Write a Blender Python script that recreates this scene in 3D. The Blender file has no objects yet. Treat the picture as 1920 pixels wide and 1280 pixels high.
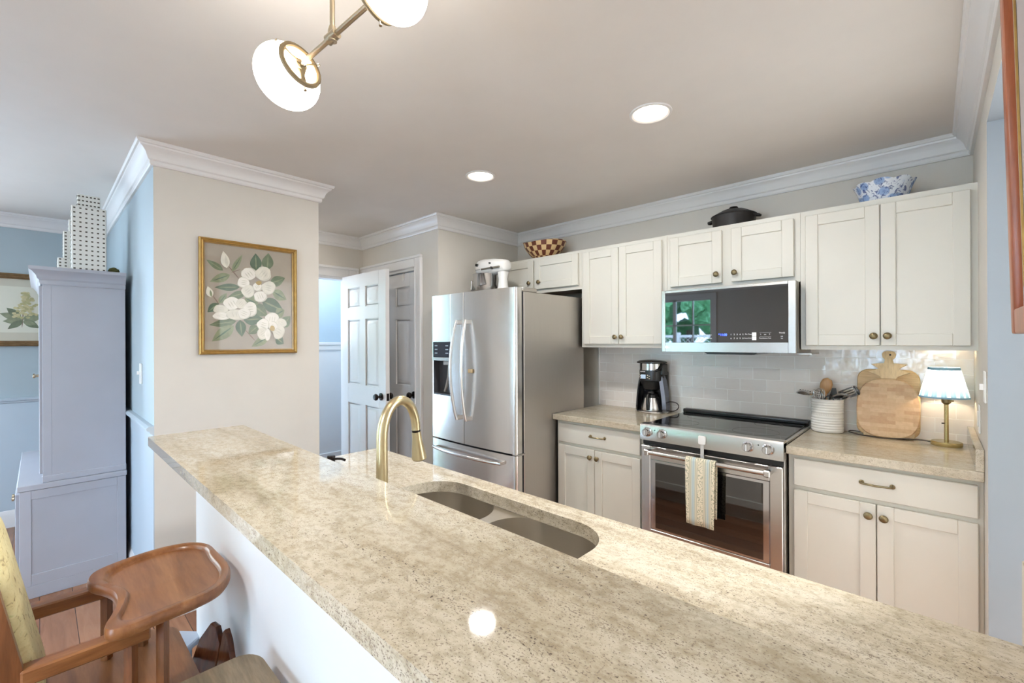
import bpy, bmesh, math, random
from mathutils import Vector, Matrix
random.seed(7)
SC = bpy.context.scene
COL = SC.collection
PI = math.pi

# ---------------------------------------------------------------- camera, world, exposure
cam = bpy.data.cameras.new('camera')
cam.sensor_width = 36.0
cam.lens = 838.56 / 1920 * 36.0
cam.clip_start = 0.02
camo = bpy.data.objects.new('camera', cam)
COL.objects.link(camo)
YAW, ROLL = 0.757109, 0.003756
rx = Vector((math.cos(YAW), math.sin(YAW), 0)); fw = Vector((-math.sin(YAW), math.cos(YAW), 0)); up = Vector((0, 0, 1))
r2 = rx * math.cos(ROLL) + up * -math.sin(ROLL)
u2 = up * math.cos(ROLL) + rx * math.sin(ROLL)
m = Matrix((r2, u2, -fw)).transposed().to_4x4()
m.translation = Vector((0, 0, 1.42))
camo.matrix_world = m
SC.camera = camo

W = bpy.data.worlds.new('world'); SC.world = W
W.use_nodes = True
bg = W.node_tree.nodes['Background']
bg.inputs['Color'].default_value = (0.50, 0.72, 1.0, 1)
bg.inputs['Strength'].default_value = 20.0
vs = SC.view_settings
vs.view_transform = 'Standard'; vs.look = 'None'; vs.exposure = 0.04; vs.gamma = 1.0; vs.use_curve_mapping = False
SC.cycles.use_denoising = True
SC.cycles.max_bounces = 10
SC.cycles.diffuse_bounces = 6
SC.cycles.glossy_bounces = 5
SC.cycles.transparent_max_bounces = 12
SC.cycles.sample_clamp_indirect = 6.0
SC.cycles.caustics_reflective = False
SC.cycles.caustics_refractive = False

def area_light(name, loc, target, sx, sy, power, color, portal=False):
    l = bpy.data.lights.new(name, 'AREA'); l.shape = 'RECTANGLE'; l.size = sx; l.size_y = sy
    l.energy = power; l.color = color
    if portal: l.cycles.is_portal = True
    o = bpy.data.objects.new(name, l); COL.objects.link(o)
    d = Vector(target) - Vector(loc)
    o.matrix_world = Matrix.Translation(Vector(loc)) @ d.to_track_quat('-Z', 'Y').to_matrix().to_4x4()
    return o
# daylight windows behind and beside the camera; the second is added for frontal fill
WINS = [('y', -3.0, -4.35, -2.95, 0.25, 2.2), ('y', -3.0, -1.2, 0.0, 0.25, 2.2), ('x', -5.2, -1.85, -0.65, 0.25, 2.2)]
DAY = (0.80, 0.91, 1.0)
area_light('window_daylight', (-3.65, -3.05, 1.225), (-3.65, 0, 1.225), 1.4, 1.95, 1, (1, 1, 1), True)
area_light('window_daylight', (-0.6, -2.97, 1.225), (-0.6, 0, 1.225), 1.1, 1.9, 9, DAY)  # frontal fill through the made-up second window
area_light('window_daylight', (-5.17, -1.25, 1.225), (0, -1.25, 1.225), 1.1, 1.9, 37, DAY)

def lamp(name, kind, loc, power, color, parent=None, radius=0.05, rot=None, spot=None):
    l = bpy.data.lights.new(name, kind); l.energy = power; l.color = color
    if kind in ('POINT', 'SPOT'): l.shadow_soft_size = radius
    if kind == 'SPOT': l.spot_size = spot or 2.4; l.spot_blend = 0.6
    if kind == 'AREA': l.shape = 'DISK'; l.size = radius * 2
    o = bpy.data.objects.new(name, l); COL.objects.link(o)
    if parent: o.parent = parent; loc = Vector(loc) - Vector(parent.location)
    o.location = loc
    if rot: o.rotation_euler = rot
    return o

# ---------------------------------------------------------------- materials
def L(c):
    out = []
    for v in c:
        v = v / 255.0
        out.append(v / 12.92 if v <= 0.04045 else ((v + 0.055) / 1.055) ** 2.4)
    return (out[0], out[1], out[2], 1.0)
class NT:
    def __init__(s, name):
        s.m = bpy.data.materials.new(name); s.m.use_nodes = True
        s.t = s.m.node_tree; s.n = s.t.nodes; s.b = s.n['Principled BSDF']
    def node(s, typ, **kw):
        nd = s.n.new(typ)
        for k, v in kw.items():
            if k.startswith('i_'):
                nd.inputs[k[2:].replace('_', ' ')].default_value = v
            else: setattr(nd, k, v)
        return nd
    def link(s, a, ao, b, bi): s.t.links.new(a.outputs[ao], b.inputs[bi]); return b
    def coords(s, scale=(1, 1, 1), rot=(0, 0, 0), kind='Object'):
        tc = s.node('ShaderNodeTexCoord'); mp = s.node('ShaderNodeMapping')
        mp.inputs['Scale'].default_value = scale; mp.inputs['Rotation'].default_value = rot
        s.link(tc, kind, mp, 'Vector'); return mp
    def noise(s, vec, scale=5, detail=4, rough=0.5, dist=0):
        n = s.node('ShaderNodeTexNoise'); n.inputs['Scale'].default_value = scale; n.inputs['Detail'].default_value = detail
        n.inputs['Roughness'].default_value = rough; n.inputs['Distortion'].default_value = dist
        s.link(vec, 'Vector', n, 'Vector'); return n
    def ramp(s, src, out, stops, interp='LINEAR'):
        r = s.node('ShaderNodeValToRGB'); r.color_ramp.interpolation = interp
        e = r.color_ramp.elements
        while len(e) < len(stops): e.new(0.5)
        for i, (p, c) in enumerate(stops): e[i].position = p; e[i].color = c
        s.link(src, out, r, 'Fac'); return r
    def mix(s, a, ao, b, bo, fac, fo=None, mode='MIX'):
        x = s.node('ShaderNodeMix', data_type='RGBA', blend_type=mode)
        if isinstance(a, tuple): x.inputs[6].default_value = a
        else: s.t.links.new(a.outputs[ao], x.inputs[6])
        if isinstance(b, tuple): x.inputs[7].default_value = b
        else: s.t.links.new(b.outputs[bo], x.inputs[7])
        if isinstance(fac, (int, float)): x.inputs[0].default_value = fac
        else: s.t.links.new(fac.outputs[fo], x.inputs[0])
        return x
    def bump(s, src, out, strength=0.1, dist=0.01):
        b = s.node('ShaderNodeBump'); b.inputs['Strength'].default_value = strength; b.inputs['Distance'].default_value = dist
        s.link(src, out, b, 'Height'); s.link(b, 'Normal', s.b, 'Normal'); return b
    def set(s, col=None, rough=None, metal=None, **kw):
        if col is not None: s.b.inputs['Base Color'].default_value = col
        if rough is not None: s.b.inputs['Roughness'].default_value = rough
        if metal is not None: s.b.inputs['Metallic'].default_value = metal
        for k, v in kw.items(): s.b.inputs[k.replace('_', ' ')].default_value = v
        return s
MC = {}
def plain(name, rgb, rough=0.5, metal=0.0, var=0.04, nscale=6, bump=0.0, **kw):
    """slightly mottled paint, plastic or metal"""
    if name in MC: return MC[name]
    t = NT(name); c = L(rgb); t.set(c, rough, metal, **kw)
    if var:
        v = t.coords(); n = t.noise(v, nscale, 3)
        d = tuple(x * (1 - var) for x in c[:3]) + (1,)
        l = tuple(min(1, x * (1 + var)) for x in c[:3]) + (1,)
        r = t.ramp(n, 'Fac', [(0.3, d), (0.7, l)])
        t.link(r, 'Color', t.b, 'Base Color')
        if bump:
            n2 = t.noise(v, 220, 2); t.bump(n2, 'Fac', bump, 0.002)
    MC[name] = t.m; return t.m
def emit(name, rgb, strength):
    if name in MC: return MC[name]
    t = NT(name); t.set(L(rgb), 0.4); t.b.inputs['Emission Color'].default_value = L(rgb); t.b.inputs['Emission Strength'].default_value = strength
    MC[name] = t.m; return t.m
def wood(name, c1, c2, c3, axis='x', scale=1.0, rough=0.35, rings=14):
    if name in MC: return MC[name]
    t = NT(name); t.set(rough=rough)
    sc = {'x': (1, 9, 9), 'y': (9, 1, 9), 'z': (9, 9, 1)}[axis]
    v = t.coords(tuple(k * scale for k in sc))
    n = t.noise(v, 2.2, 6, 0.6, 0.6); n2 = t.noise(v, rings, 3, 0.6, 0.2)
    r = t.ramp(n, 'Fac', [(0.28, L(c1)), (0.5, L(c2)), (0.72, L(c3))])
    r2 = t.ramp(n2, 'Fac', [(0.35, (0.72, 0.66, 0.6, 1)), (0.6, (1, 1, 1, 1))])
    x = t.mix(r, 'Color', r2, 'Color', 0.6, mode='MULTIPLY')
    t.link(x, 2, t.b, 'Base Color')
    t.bump(n2, 'Fac', 0.05, 0.002)
    MC[name] = t.m; return t.m

PAINT = plain('greige_wall_paint', (208, 203, 194), 0.65, var=0.015, bump=0.03)
DPAINT = plain('blue_grey_wall_paint', (168, 182, 188), 0.6, var=0.015, bump=0.03)
HPAINT = plain('pale_blue_wall_paint', (176, 196, 210), 0.6, var=0.01)
CEIL = plain('ceiling_paint', (218, 214, 209), 0.8, var=0.015, bump=0.03)
TRIM = plain('white_trim_paint', (226, 225, 224), 0.35, var=0.01)
WPANEL = plain('white_panel_paint', (226, 227, 228), 0.4, var=0.01)
WAINS = plain('wainscot_paint', (184, 198, 208), 0.4, var=0.01)
CAB = plain('cream_cabinet_paint', (216, 213, 203), 0.42, var=0.012)
HUTCH = plain('lavender_grey_paint', (172, 174, 182), 0.35, var=0.02, bump=0.05)
WHITE = plain('white_ceramic', (235, 233, 228), 0.18, var=0.01)
WPLAS = plain('white_plastic', (232, 231, 228), 0.35, var=0.0)
BLACK = plain('black_plastic', (22, 22, 24), 0.3, var=0.1)
BLKGL = plain('black_glass', (10, 10, 12), 0.03, var=0.0)
DARKM = plain('dark_bronze', (42, 36, 34), 0.3, 0.7, var=0.1, nscale=30)
BRONZE = plain('aged_brass', (132, 118, 88), 0.32, 0.85, var=0.12, nscale=60)
BRASS = plain('champagne_bronze', (206, 190, 152), 0.3, 0.95, var=0.04)
NICKEL = plain('brushed_nickel', (176, 164, 142), 0.3, 0.95, var=0.04)
CHROME = plain('polished_steel', (200, 200, 202), 0.12, 1.0, var=0.02)
GOLD = plain('gold_leaf_frame', (176, 140, 78), 0.42, 0.55, var=0.12, nscale=40)
IRON = plain('cast_iron', (44, 40, 38), 0.5, 0.3, var=0.2, nscale=30)
CORD = plain('dark_cord', (50, 40, 36), 0.5, var=0.05)
GASKET = plain('dark_gasket', (38, 38, 42), 0.6, var=0.05)

def stainless(name, rgb, rough, axis):
    t = NT(name); t.set(L(rgb), rough, 1.0)
    sc = {'x': (1, 60, 60), 'y': (60, 1, 60), 'z': (60, 60, 1)}[axis]
    v = t.coords(sc); n = t.noise(v, 5, 3, 0.6)
    r = t.ramp(n, 'Fac', [(0.3, tuple(0.94 * q for q in L(rgb)[:3]) + (1,)), (0.7, L(rgb))])
    t.link(r, 'Color', t.b, 'Base Color')
    mr = t.node('ShaderNodeMapRange'); mr.inputs['To Min'].default_value = rough * 0.9; mr.inputs['To Max'].default_value = rough * 1.1
    t.link(n, 'Fac', mr, 'Value'); t.link(mr, 'Result', t.b, 'Roughness')
    MC[name] = t.m; return t.m
STEEL = stainless('stainless_steel', (204, 201, 198), 0.25, 'x')
STEELV = stainless('stainless_steel_door', (226, 224, 223), 0.22, 'z')
STEELS = stainless('grey_steel_side', (200, 195, 189), 0.45, 'z')
SINKM = plain('satin_sink_steel', (200, 193, 182), 0.3, 0.96, var=0.02, nscale=3)
FITTER = plain('warm_brass_fitter', (104, 90, 64), 0.6, 0.0, var=0.03)

def granite(name, soft=1.0, lift=0):
    U = lambda c: L(tuple(min(255, q + lift) for q in c))
    t = NT(name); t.set(rough=0.045)
    v = t.coords((0.8, 1.0, 1.0)); vein = t.coords((0.55, 4.2, 4.2)); v2 = t.coords((0.85, 1.15, 1.15))
    big = t.noise(v, 2.6, 4, 0.55, 0.4)
    base = t.ramp(big, 'Fac', [(0.3, U((196, 184, 162))), (0.5, U((204, 194, 175))), (0.72, U((208, 201, 186)))])
    vn = t.noise(vein, 2.4, 6, 0.68, 0.6)
    rv = t.ramp(vn, 'Fac', [(0.30, L((202, 193, 180))), (0.46, L((240, 236, 228))), (0.6, (1, 1, 1, 1))])
    x = t.mix(base, 'Color', rv, 'Color', 0.85 * soft, mode='MULTIPLY')
    mot = t.noise(v2, 60, 5, 0.7)
    rm = t.ramp(mot, 'Fac', [(0.36, L((214, 209, 199))), (0.56, (1, 1, 1, 1))])
    x = t.mix(x, 2, rm, 'Color', 0.8 * soft, mode='MULTIPLY')
    def specks(x, scale, amount, lo, hi, col, seedk):
        sp = t.noise(v2, scale, 3, 0.55)
        mask = t.noise(vein, seedk, 5, 0.7, 0.5)
        mm = t.node('ShaderNodeMath', operation='MULTIPLY_ADD'); mm.inputs[1].default_value = amount; mm.inputs[2].default_value = 0.0
        t.link(mask, 'Fac', mm, 0)
        ad = t.node('ShaderNodeMath', operation='ADD'); t.link(sp, 'Fac', ad, 0); t.link(mm, 'Value', ad, 1)
        k0 = 1 - 0.9 * soft
        rs = t.ramp(ad, 'Value', [(lo, (k0, k0, k0, 1)), (hi, (1, 1, 1, 1))])
        return t.mix(L(col), None, x, 2, rs, 'Color')
    x = specks(x, 330, 0.30, 0.485, 0.57, (132, 118, 106), 3.1)
    x = specks(x, 210, 0.36, 0.473, 0.528, (88, 76, 68), 2.3)
    t.link(x, 2, t.b, 'Base Color')
    MC[name] = t.m; return t.m
GRAN = granite('speckled_granite')
GRANB = granite('pale_speckled_granite', 0.7)
GRAN_LIT = granite('lamp_lit_speckled_granite', 1.0, 13)  # same granite, with the ceiling lights' brightness put into its colour

def floor_mat():
    t = NT('pine_plank_floor'); t.set(rough=0.25)
    v = t.coords()
    br = t.node('ShaderNodeTexBrick'); br.offset = 0.37; br.offset_frequency = 2
    for k, q in (('Scale', 1.0), ('Brick Width', 5.0), ('Row Height', 0.13), ('Mortar Size', 0.0015), ('Mortar Smooth', 0.2)): br.inputs[k].default_value = q
    br.inputs['Color1'].default_value = L((164, 118, 88)); br.inputs['Color2'].default_value = L((120, 78, 56)); br.inputs['Mortar'].default_value = L((58, 30, 20))
    t.link(v, 'Vector', br, 'Vector')
    g = t.coords((1.2, 11, 1)); n = t.noise(g, 3, 5, 0.6, 1.2)
    r = t.ramp(n, 'Fac', [(0.3, (0.7, 0.62, 0.55, 1)), (0.62, (1, 1, 1, 1))])
    x = t.mix(br, 'Color', r, 'Color', 0.7, mode='MULTIPLY')
    t.link(x, 2, t.b, 'Base Color'); t.bump(br, 'Fac', -0.15, 0.003)
    return t.m
FLOORM = floor_mat()

def tile_mat():
    t = NT('white_subway_tile'); t.set(rough=0.12)
    tc = t.node('ShaderNodeTexCoord'); sp = t.node('ShaderNodeSeparateXYZ'); cb = t.node('ShaderNodeCombineXYZ')
    t.link(tc, 'Object', sp, 'Vector'); t.link(sp, 'X', cb, 'X'); t.link(sp, 'Z', cb, 'Y')
    br = t.node('ShaderNodeTexBrick')
    for k, q in (('Scale', 1.0), ('Brick Width', 0.152), ('Row Height', 0.0735), ('Mortar Size', 0.0022), ('Mortar Smooth', 0.3)): br.inputs[k].default_value = q
    br.inputs['Color1'].default_value = L((240, 234, 228)); br.inputs['Color2'].default_value = L((230, 224, 218)); br.inputs['Mortar'].default_value = L((250, 248, 244))
    t.link(cb, 'Vector', br, 'Vector'); t.link(br, 'Color', t.b, 'Base Color')
    n = t.noise(cb, 14, 2, 0.5)
    b1 = t.node('ShaderNodeBump'); b1.inputs['Strength'].default_value = 0.6; b1.inputs['Distance'].default_value = 0.006
    t.link(n, 'Fac', b1, 'Height')
    b2 = t.node('ShaderNodeBump'); b2.invert = True; b2.inputs['Strength'].default_value = 0.5; b2.inputs['Distance'].default_value = 0.002
    t.link(br, 'Fac', b2, 'Height'); t.link(b1, 'Normal', b2, 'Normal'); t.link(b2, 'Normal', t.b, 'Normal')
    return t.m
TILE = tile_mat()

def thin_ior(t, fr):
    """same reflectance on both faces of a pane, as in a real thin sheet"""
    g = t.node('ShaderNodeNewGeometry'); mr = t.node('ShaderNodeMapRange'); mr.inputs['To Min'].default_value = 1.42; mr.inputs['To Max'].default_value = 1 / 1.42
    t.link(g, 'Backfacing', mr, 'Value'); t.link(mr, 'Result', fr, 'IOR')
def clear_glass():
    t = NT('clear_window_glass'); n = t.n
    tr = t.node('ShaderNodeBsdfTransparent'); gl = t.node('ShaderNodeBsdfGlossy'); gl.inputs['Roughness'].default_value = 0.0
    fr = t.node('ShaderNodeFresnel'); thin_ior(t, fr); mx = t.node('ShaderNodeMixShader')
    t.t.links.new(fr.outputs[0], mx.inputs[0]); t.t.links.new(tr.outputs[0], mx.inputs[1]); t.t.links.new(gl.outputs[0], mx.inputs[2])
    t.t.links.new(mx.outputs[0], n['Material Output'].inputs['Surface'])
    return t.m
GLASS = clear_glass()
def picture_glass():
    t = NT('picture_glass'); n = t.n
    tr = t.node('ShaderNodeBsdfTransparent'); gl = t.node('ShaderNodeBsdfGlossy'); gl.inputs['Roughness'].default_value = 0.03
    fr = t.node('ShaderNodeFresnel'); thin_ior(t, fr); mx = t.node('ShaderNodeMixShader')
    t.t.links.new(fr.outputs[0], mx.inputs[0]); t.t.links.new(tr.outputs[0], mx.inputs[1]); t.t.links.new(gl.outputs[0], mx.inputs[2])
    t.t.links.new(mx.outputs[0], n['Material Output'].inputs['Surface'])
    return t.m
PGLASS = picture_glass()

# ---------------------------------------------------------------- mesh builder
class B:
    def __init__(s): s.bm = bmesh.new(); s.mi = 0
    def box(s, x0, x1, y0, y1, z0, z1, bev=0.0, seg=1, M=None):
        n0 = set(s.bm.faces) if bev else None
        mat = Matrix.Translation(((x0 + x1) / 2, (y0 + y1) / 2, (z0 + z1) / 2)) @ Matrix.Diagonal((abs(x1 - x0), abs(y1 - y0), abs(z1 - z0), 1))
        if M is not None: mat = M @ mat
        vs_ = bmesh.ops.create_cube(s.bm, size=1.0, matrix=mat)['verts']
        fs = set(f for v in vs_ for f in v.link_faces)
        if bev:
            es = list(set(e for v in vs_ for e in v.link_edges))
            r = bmesh.ops.bevel(s.bm, geom=es, offset=bev, segments=seg, profile=0.5, affect='EDGES', clamp_overlap=True)
            fs = set(s.bm.faces) - n0
        for f in fs:
            if f.is_valid: f.material_index = s.mi
        return s
    def loft(s, rings, closed=True, cap0=True, cap1=True, flip=False):
        R = [[s.bm.verts.new(p) for p in r] for r in rings]
        n = len(R[0])
        def face(vv):
            vv2 = []
            for v in vv:
                if v not in vv2: vv2.append(v)
            if len(vv2) < 3: return
            try:
                f = s.bm.faces.new(vv2 if not flip else vv2[::-1]); f.material_index = s.mi
            except ValueError: pass
        for a, b in zip(R, R[1:]):
            for i in range(n if closed else n - 1):
                j = (i + 1) % n
                face((a[i], a[j], b[j], b[i]))
        if cap0: face(R[0][::-1])
        if cap1: face(R[-1])
        return s
    def lathe(s, prof, c=(0, 0, 0), seg=32, M=None, cap0=True, cap1=True, sx=1, sy=1):
        rings = []
        T = Matrix.Translation(c) @ (M or Matrix.Identity(4))
        for r, z in prof:
            rings.append([T @ Vector((r * sx * math.cos(2 * PI * i / seg), r * sy * math.sin(2 * PI * i / seg), z)) for i in range(seg)])
        return s.loft(rings, True, cap0, cap1)
    def cyl(s, p0, p1, r0, r1=None, seg=20):
        r1 = r0 if r1 is None else r1
        return s.tube([p0, p1], r0, seg, r_end=r1)
    def tube(s, path, r, seg=10, r_end=None, rads=None, closed=False, flat=1.0):
        P = [Vector(p) for p in path]; n = len(P)
        tang = []
        for i in range(n):
            a = P[(i - 1) % n] if (closed or i > 0) else P[i]
            b = P[(i + 1) % n] if (closed or i < n - 1) else P[i]
            tang.append((b - a).normalized())
        t0 = tang[0]; ref = Vector((0, 0, 1)) if abs(t0.z) < 0.9 else Vector((1, 0, 0))
        u = t0.cross(ref).normalized(); rings = []
        for i in range(n):
            t = tang[i]; u = (u - t * u.dot(t)).normalized(); w = t.cross(u)
            rr = rads[i] if rads else (r if r_end is None else r + (r_end - r) * i / (n - 1))
            rings.append([P[i] + u * (rr * math.cos(2 * PI * k / seg)) + w * (rr * flat * math.sin(2 * PI * k / seg)) for k in range(seg)])
        if closed: rings.append(rings[0]); return s.loft(rings, True, False, False)
        return s.loft(rings)
    def plate(s, poly, th, M=None, bev=0.0):
        """2-D outline (x, z), thickness th from y=0 (front) to y=th (back)"""
        M = M or Matrix.Identity(4)
        cx = sum(p[0] for p in poly) / len(poly); cz = sum(p[1] for p in poly) / len(poly)
        ext = max(max(abs(p[0] - cx), abs(p[1] - cz)) for p in poly)
        k = 1 - bev / ext if ext else 1
        def ring(y, q): return [M @ Vector((cx + (p[0] - cx) * q, y, cz + (p[1] - cz) * q)) for p in poly]
        rr = [ring(0, k), ring(bev, 1), ring(th - bev, 1), ring(th, k)] if bev else [ring(0, 1), ring(th, 1)]
        return s.loft(rings=rr)
    def sphere(s, c, r, seg=20, rings=12, sz=1.0, sx=1.0, sy=1.0):
        prof = [(r * math.sin(PI * i / rings), -r * math.cos(PI * i / rings) * sz) for i in range(rings + 1)]
        prof[0] = (1e-4, prof[0][1]); prof[-1] = (1e-4, prof[-1][1])
        return s.lathe(prof, c, seg, sx=sx, sy=sy)
    def done(s, name, mats, parent=None, smooth=35, kind=None, label=None, normals=True):
        me = bpy.data.meshes.new(name)
        if normals: bmesh.ops.recalc_face_normals(s.bm, faces=s.bm.faces)
        loc = Vector((0, 0, 0)); q = parent
        while q is not None: loc += Vector(q.location); q = q.parent
        if loc.length: bmesh.ops.translate(s.bm, verts=s.bm.verts, vec=-loc)
        s.bm.to_mesh(me); s.bm.free()
        for mm in (mats if isinstance(mats, (list, tuple)) else [mats]): me.materials.append(mm)
        if smooth:
            me.polygons.foreach_set('use_smooth', [True] * len(me.polygons))
            me.set_sharp_from_angle(angle=math.radians(smooth))
        o = bpy.data.objects.new(name, me); COL.objects.link(o)
        if parent: o.parent = parent
        if kind: o['kind'] = kind
        if label: o['label'] = label
        return o
def thing(name, label, cat, loc, group=None):
    o = bpy.data.objects.new(name, None); COL.objects.link(o); o.empty_display_size = 0.05
    o.location = loc; o['label'] = label; o['category'] = cat
    if group: o['group'] = group
    return o
def tag(o, label, cat, group=None):
    o['label'] = label; o['category'] = cat
    if group: o['group'] = group
    return o
def text(name, body, size, loc, mat, parent, rot=(PI / 2, 0, 0), align='CENTER', ext=0.0002):
    c = bpy.data.curves.new(name, 'FONT'); c.body = body; c.size = size; c.extrude = ext
    c.align_x = align; c.align_y = 'CENTER'
    c.materials.append(mat)
    tmp = bpy.data.objects.new(name, c); COL.objects.link(tmp)
    me = bpy.data.meshes.new_from_object(tmp.evaluated_get(bpy.context.evaluated_depsgraph_get()))
    bpy.data.objects.remove(tmp); bpy.data.curves.remove(c)
    o = bpy.data.objects.new(name, me); COL.objects.link(o)
    off = Vector((0, 0, 0)); q = parent
    while q is not None: off += Vector(q.location); q = q.parent
    o.parent = parent; o.location = Vector(loc) - off; o.rotation_euler = rot
    return o
def bez(p0, p1, p2, p3, n=12):
    out = []
    for i in range(n + 1):
        t = i / n; a = (1 - t)
        out.append(tuple(a ** 3 * p0[k] + 3 * a * a * t * p1[k] + 3 * a * t * t * p2[k] + t ** 3 * p3[k] for k in range(len(p0))))
    return out
def rrect(x0, x1, z0, z1, r, n=6):
    if not isinstance(r, (list, tuple)): r = [r] * 4
    pts = []
    for (cx, cz, a, rr) in ((x1 - r[0], z1 - r[0], 0, r[0]), (x0 + r[1], z1 - r[1], 90, r[1]), (x0 + r[2], z0 + r[2], 180, r[2]), (x1 - r[3], z0 + r[3], 270, r[3])):
        for i in range(n + 1):
            t = math.radians(a + 90 * i / n); pts.append((cx + rr * math.cos(t), cz + rr * math.sin(t)))
    return pts
XR, YW, XF, YP, XL, XP, YQ, YQ2, XD, YB, ZC = 0.138, 3.11, -2.861, 2.18, -4.07, -2.87, 0.40, 1.235, -5.2, -3.0, 2.42

# ---------------------------------------------------------------- setting
S = 'structure'
B().box(-7.2, XR + 0.25, -3.4, 3.4, -0.06, 0).done('floor', FLOORM, kind=S)
B().box(XR + 0.25, 2.2, -3.4, 3.4, -0.06, 0).done('floor_next_room', plain('pale_floor_tile', (206, 204, 200), 0.5, var=0.05), kind=S)
B().box(-7.2, 2.2, -3.4, 3.4, ZC, ZC + 0.08).done('ceiling', CEIL, kind=S)
B().box(XF - 0.1, XR + 0.25, YW, YW + 0.12, 0, ZC).done('wall_back', PAINT, kind=S)
B().box(XF - 0.1, XF, YP, YW, 0, ZC).done('wall_alcove', PAINT, kind=S)
# pantry wall with a door opening
PX0, PX1, PZ = -3.975, -3.172, 2.045
b = B(); b.box(XL - 0.1, PX0, YP, YP + 0.1, 0, ZC); b.box(PX1, XF - 0.1, YP, YP + 0.1, 0, ZC); b.box(PX0, PX1, YP, YP + 0.1, PZ, ZC)
b.box(PX0 - 0.1, PX1 + 0.1, YP + 0.6, YP + 0.65, 0, ZC)
b.done('wall_pantry', PAINT, kind=S)
# wall with the doorway to the bright hall
DY0, DY1, DZ = 1.25, 2.03, 2.03
b = B(); b.box(XL - 0.11, XL, DY1, YP, 0, ZC); b.box(XL - 0.11, XL, DY0, DY1, DZ, ZC)
b.done('wall_doorway', PAINT, kind=S)
# thick wall stub carrying the magnolia picture
b = B(); b.box(XL - 0.11, XP, YQ, YQ2, 0, ZC)
for f in b.bm.faces: f.material_index = 1 if f.calc_center_median().y < YQ + 0.01 else 0
b.done('wall_stub', [PAINT, DPAINT], kind=S)
B().box(XD - 0.1, XL - 0.11, YQ, YQ + 0.1, 0, ZC).done('wall_dining_side', DPAINT, kind=S)
# dining far wall (x = XD) with one window behind the picture's edge of view
def wall_hole(b, ax, c, t, a0, a1, holes):
    a = a0
    for (h0, h1, z0, z1) in sorted(holes):
        seg = [(a, h0, 0, ZC), (h0, h1, 0, z0), (h0, h1, z1, ZC)]
        for (p, q, u, v) in seg:
            if q - p > 1e-4 and v - u > 1e-4:
                if ax == 'y': b.box(p, q, c - t, c, u, v)
                else: b.box(c - t, c, p, q, u, v)
        a = h1
    if ax == 'y': b.box(a, a1, c - t, c, 0, ZC)
    else: b.box(c - t, c, a, a1, 0, ZC)
b = B(); wall_hole(b, 'x', XD, 0.1, YB - 0.1, YQ + 0.1, [WINS[2][2:]]); b.done('wall_dining_far', DPAINT, kind=S)
b = B(); wall_hole(b, 'y', YB, 0.1, XD, XR + 0.25, [WINS[0][2:], WINS[1][2:]]); b.done('wall_front', PAINT, kind=S)
# right wall with a cased-free opening into the next room
b = B(); b.box(XR, XR + 0.25, 2.34, YW, 0, ZC); b.box(XR, XR + 0.25, 1.40, 2.34, 2.2, ZC); b.box(XR, XR + 0.25, YB, 1.40, 0, ZC)
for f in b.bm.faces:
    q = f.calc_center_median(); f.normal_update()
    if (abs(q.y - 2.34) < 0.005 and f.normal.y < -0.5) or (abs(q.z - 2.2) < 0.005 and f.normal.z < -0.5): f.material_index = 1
b.done('wall_right', [PAINT, plain('darkened_reveal', (146, 154, 162), 0.6, var=0.015)], kind=S)  # reveal and soffit darkened in colour to offset the strong light there
B().box(1.9, 2.0, -1.0, 3.3, 0, ZC).done('wall_next_room', WPANEL, kind=S)
b = B(); b.box(XR + 0.25, 2.0, 3.2, 3.3, 0, ZC); b.box(XR + 0.25, 2.0, -1.1, -1.0, 0, ZC); b.done('wall_next_room_end', WPANEL, kind=S)
# hall beyond the doorway
HX = -5.16
b = B(); b.box(HX - 0.1, HX, YQ2 - 0.14, 3.3, 0, 1.40); b.mi = 1; b.box(HX - 0.1, HX, YQ2 - 0.14, 3.3, 1.40, ZC)
b.done('wall_hall_far', [WPANEL, HPAINT], kind=S)
b = B(); b.box(HX, XL - 0.11, 2.95, 3.05, 0, ZC); b.box(HX, XL - 0.11, YQ + 0.1, YQ + 0.2, 0, ZC); b.box(XL - 0.11, XL - 0.05, YP + 0.1, 3.0, 0, ZC); b.done('wall_hall_end', HPAINT, kind=S)
b = B(); b.box(HX, HX + 0.02, 1.2, 3.0, 1.385, 1.42, 0.004); b.box(HX, HX + 0.012, 1.2, 3.0, 1.33, 1.385); b.done('trim_1', TRIM, kind=S)
b = B(); b.box(HX, HX + 0.018, 1.2, 2.95, 0, 0.13, 0.004); b.done('baseboard_hall', TRIM, kind=S)
b = B(); b.box(HX, HX + 0.03, 2.06, 2.16, 1.36, 2.14, 0.004); b.box(HX, HX + 0.05, 1.95, 2.19, 1.325, 1.36, 0.004); b.done('trim_2', TRIM, kind=S)

w4 = bpy.data.objects.new('window_4', None); COL.objects.link(w4); w4['kind'] = S; w4.location = (HX, 1.65, 1.36)
b = B()
for (p0, p1, q0, q1) in ((1.31, 1.35, 1.36, 2.12), (2.0, 2.05, 1.36, 2.12), (1.35, 2.0, 2.08, 2.12), (1.35, 2.0, 1.36, 1.40), (1.66, 1.69, 1.40, 2.08), (1.35, 2.0, 1.72, 1.75)): b.box(HX + 0.001, HX + 0.02, p0, p1, q0, q1)
b.done('frame', TRIM, w4)
B().box(HX + 0.004, HX + 0.008, 1.35, 2.0, 1.40, 2.08).done('glass', GLASS, w4)
area_light('window_daylight', (HX + 0.03, 1.67, 1.74), (0, 1.67, 1.70), 0.64, 0.66, 13, (0.80, 0.90, 1.0))
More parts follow.
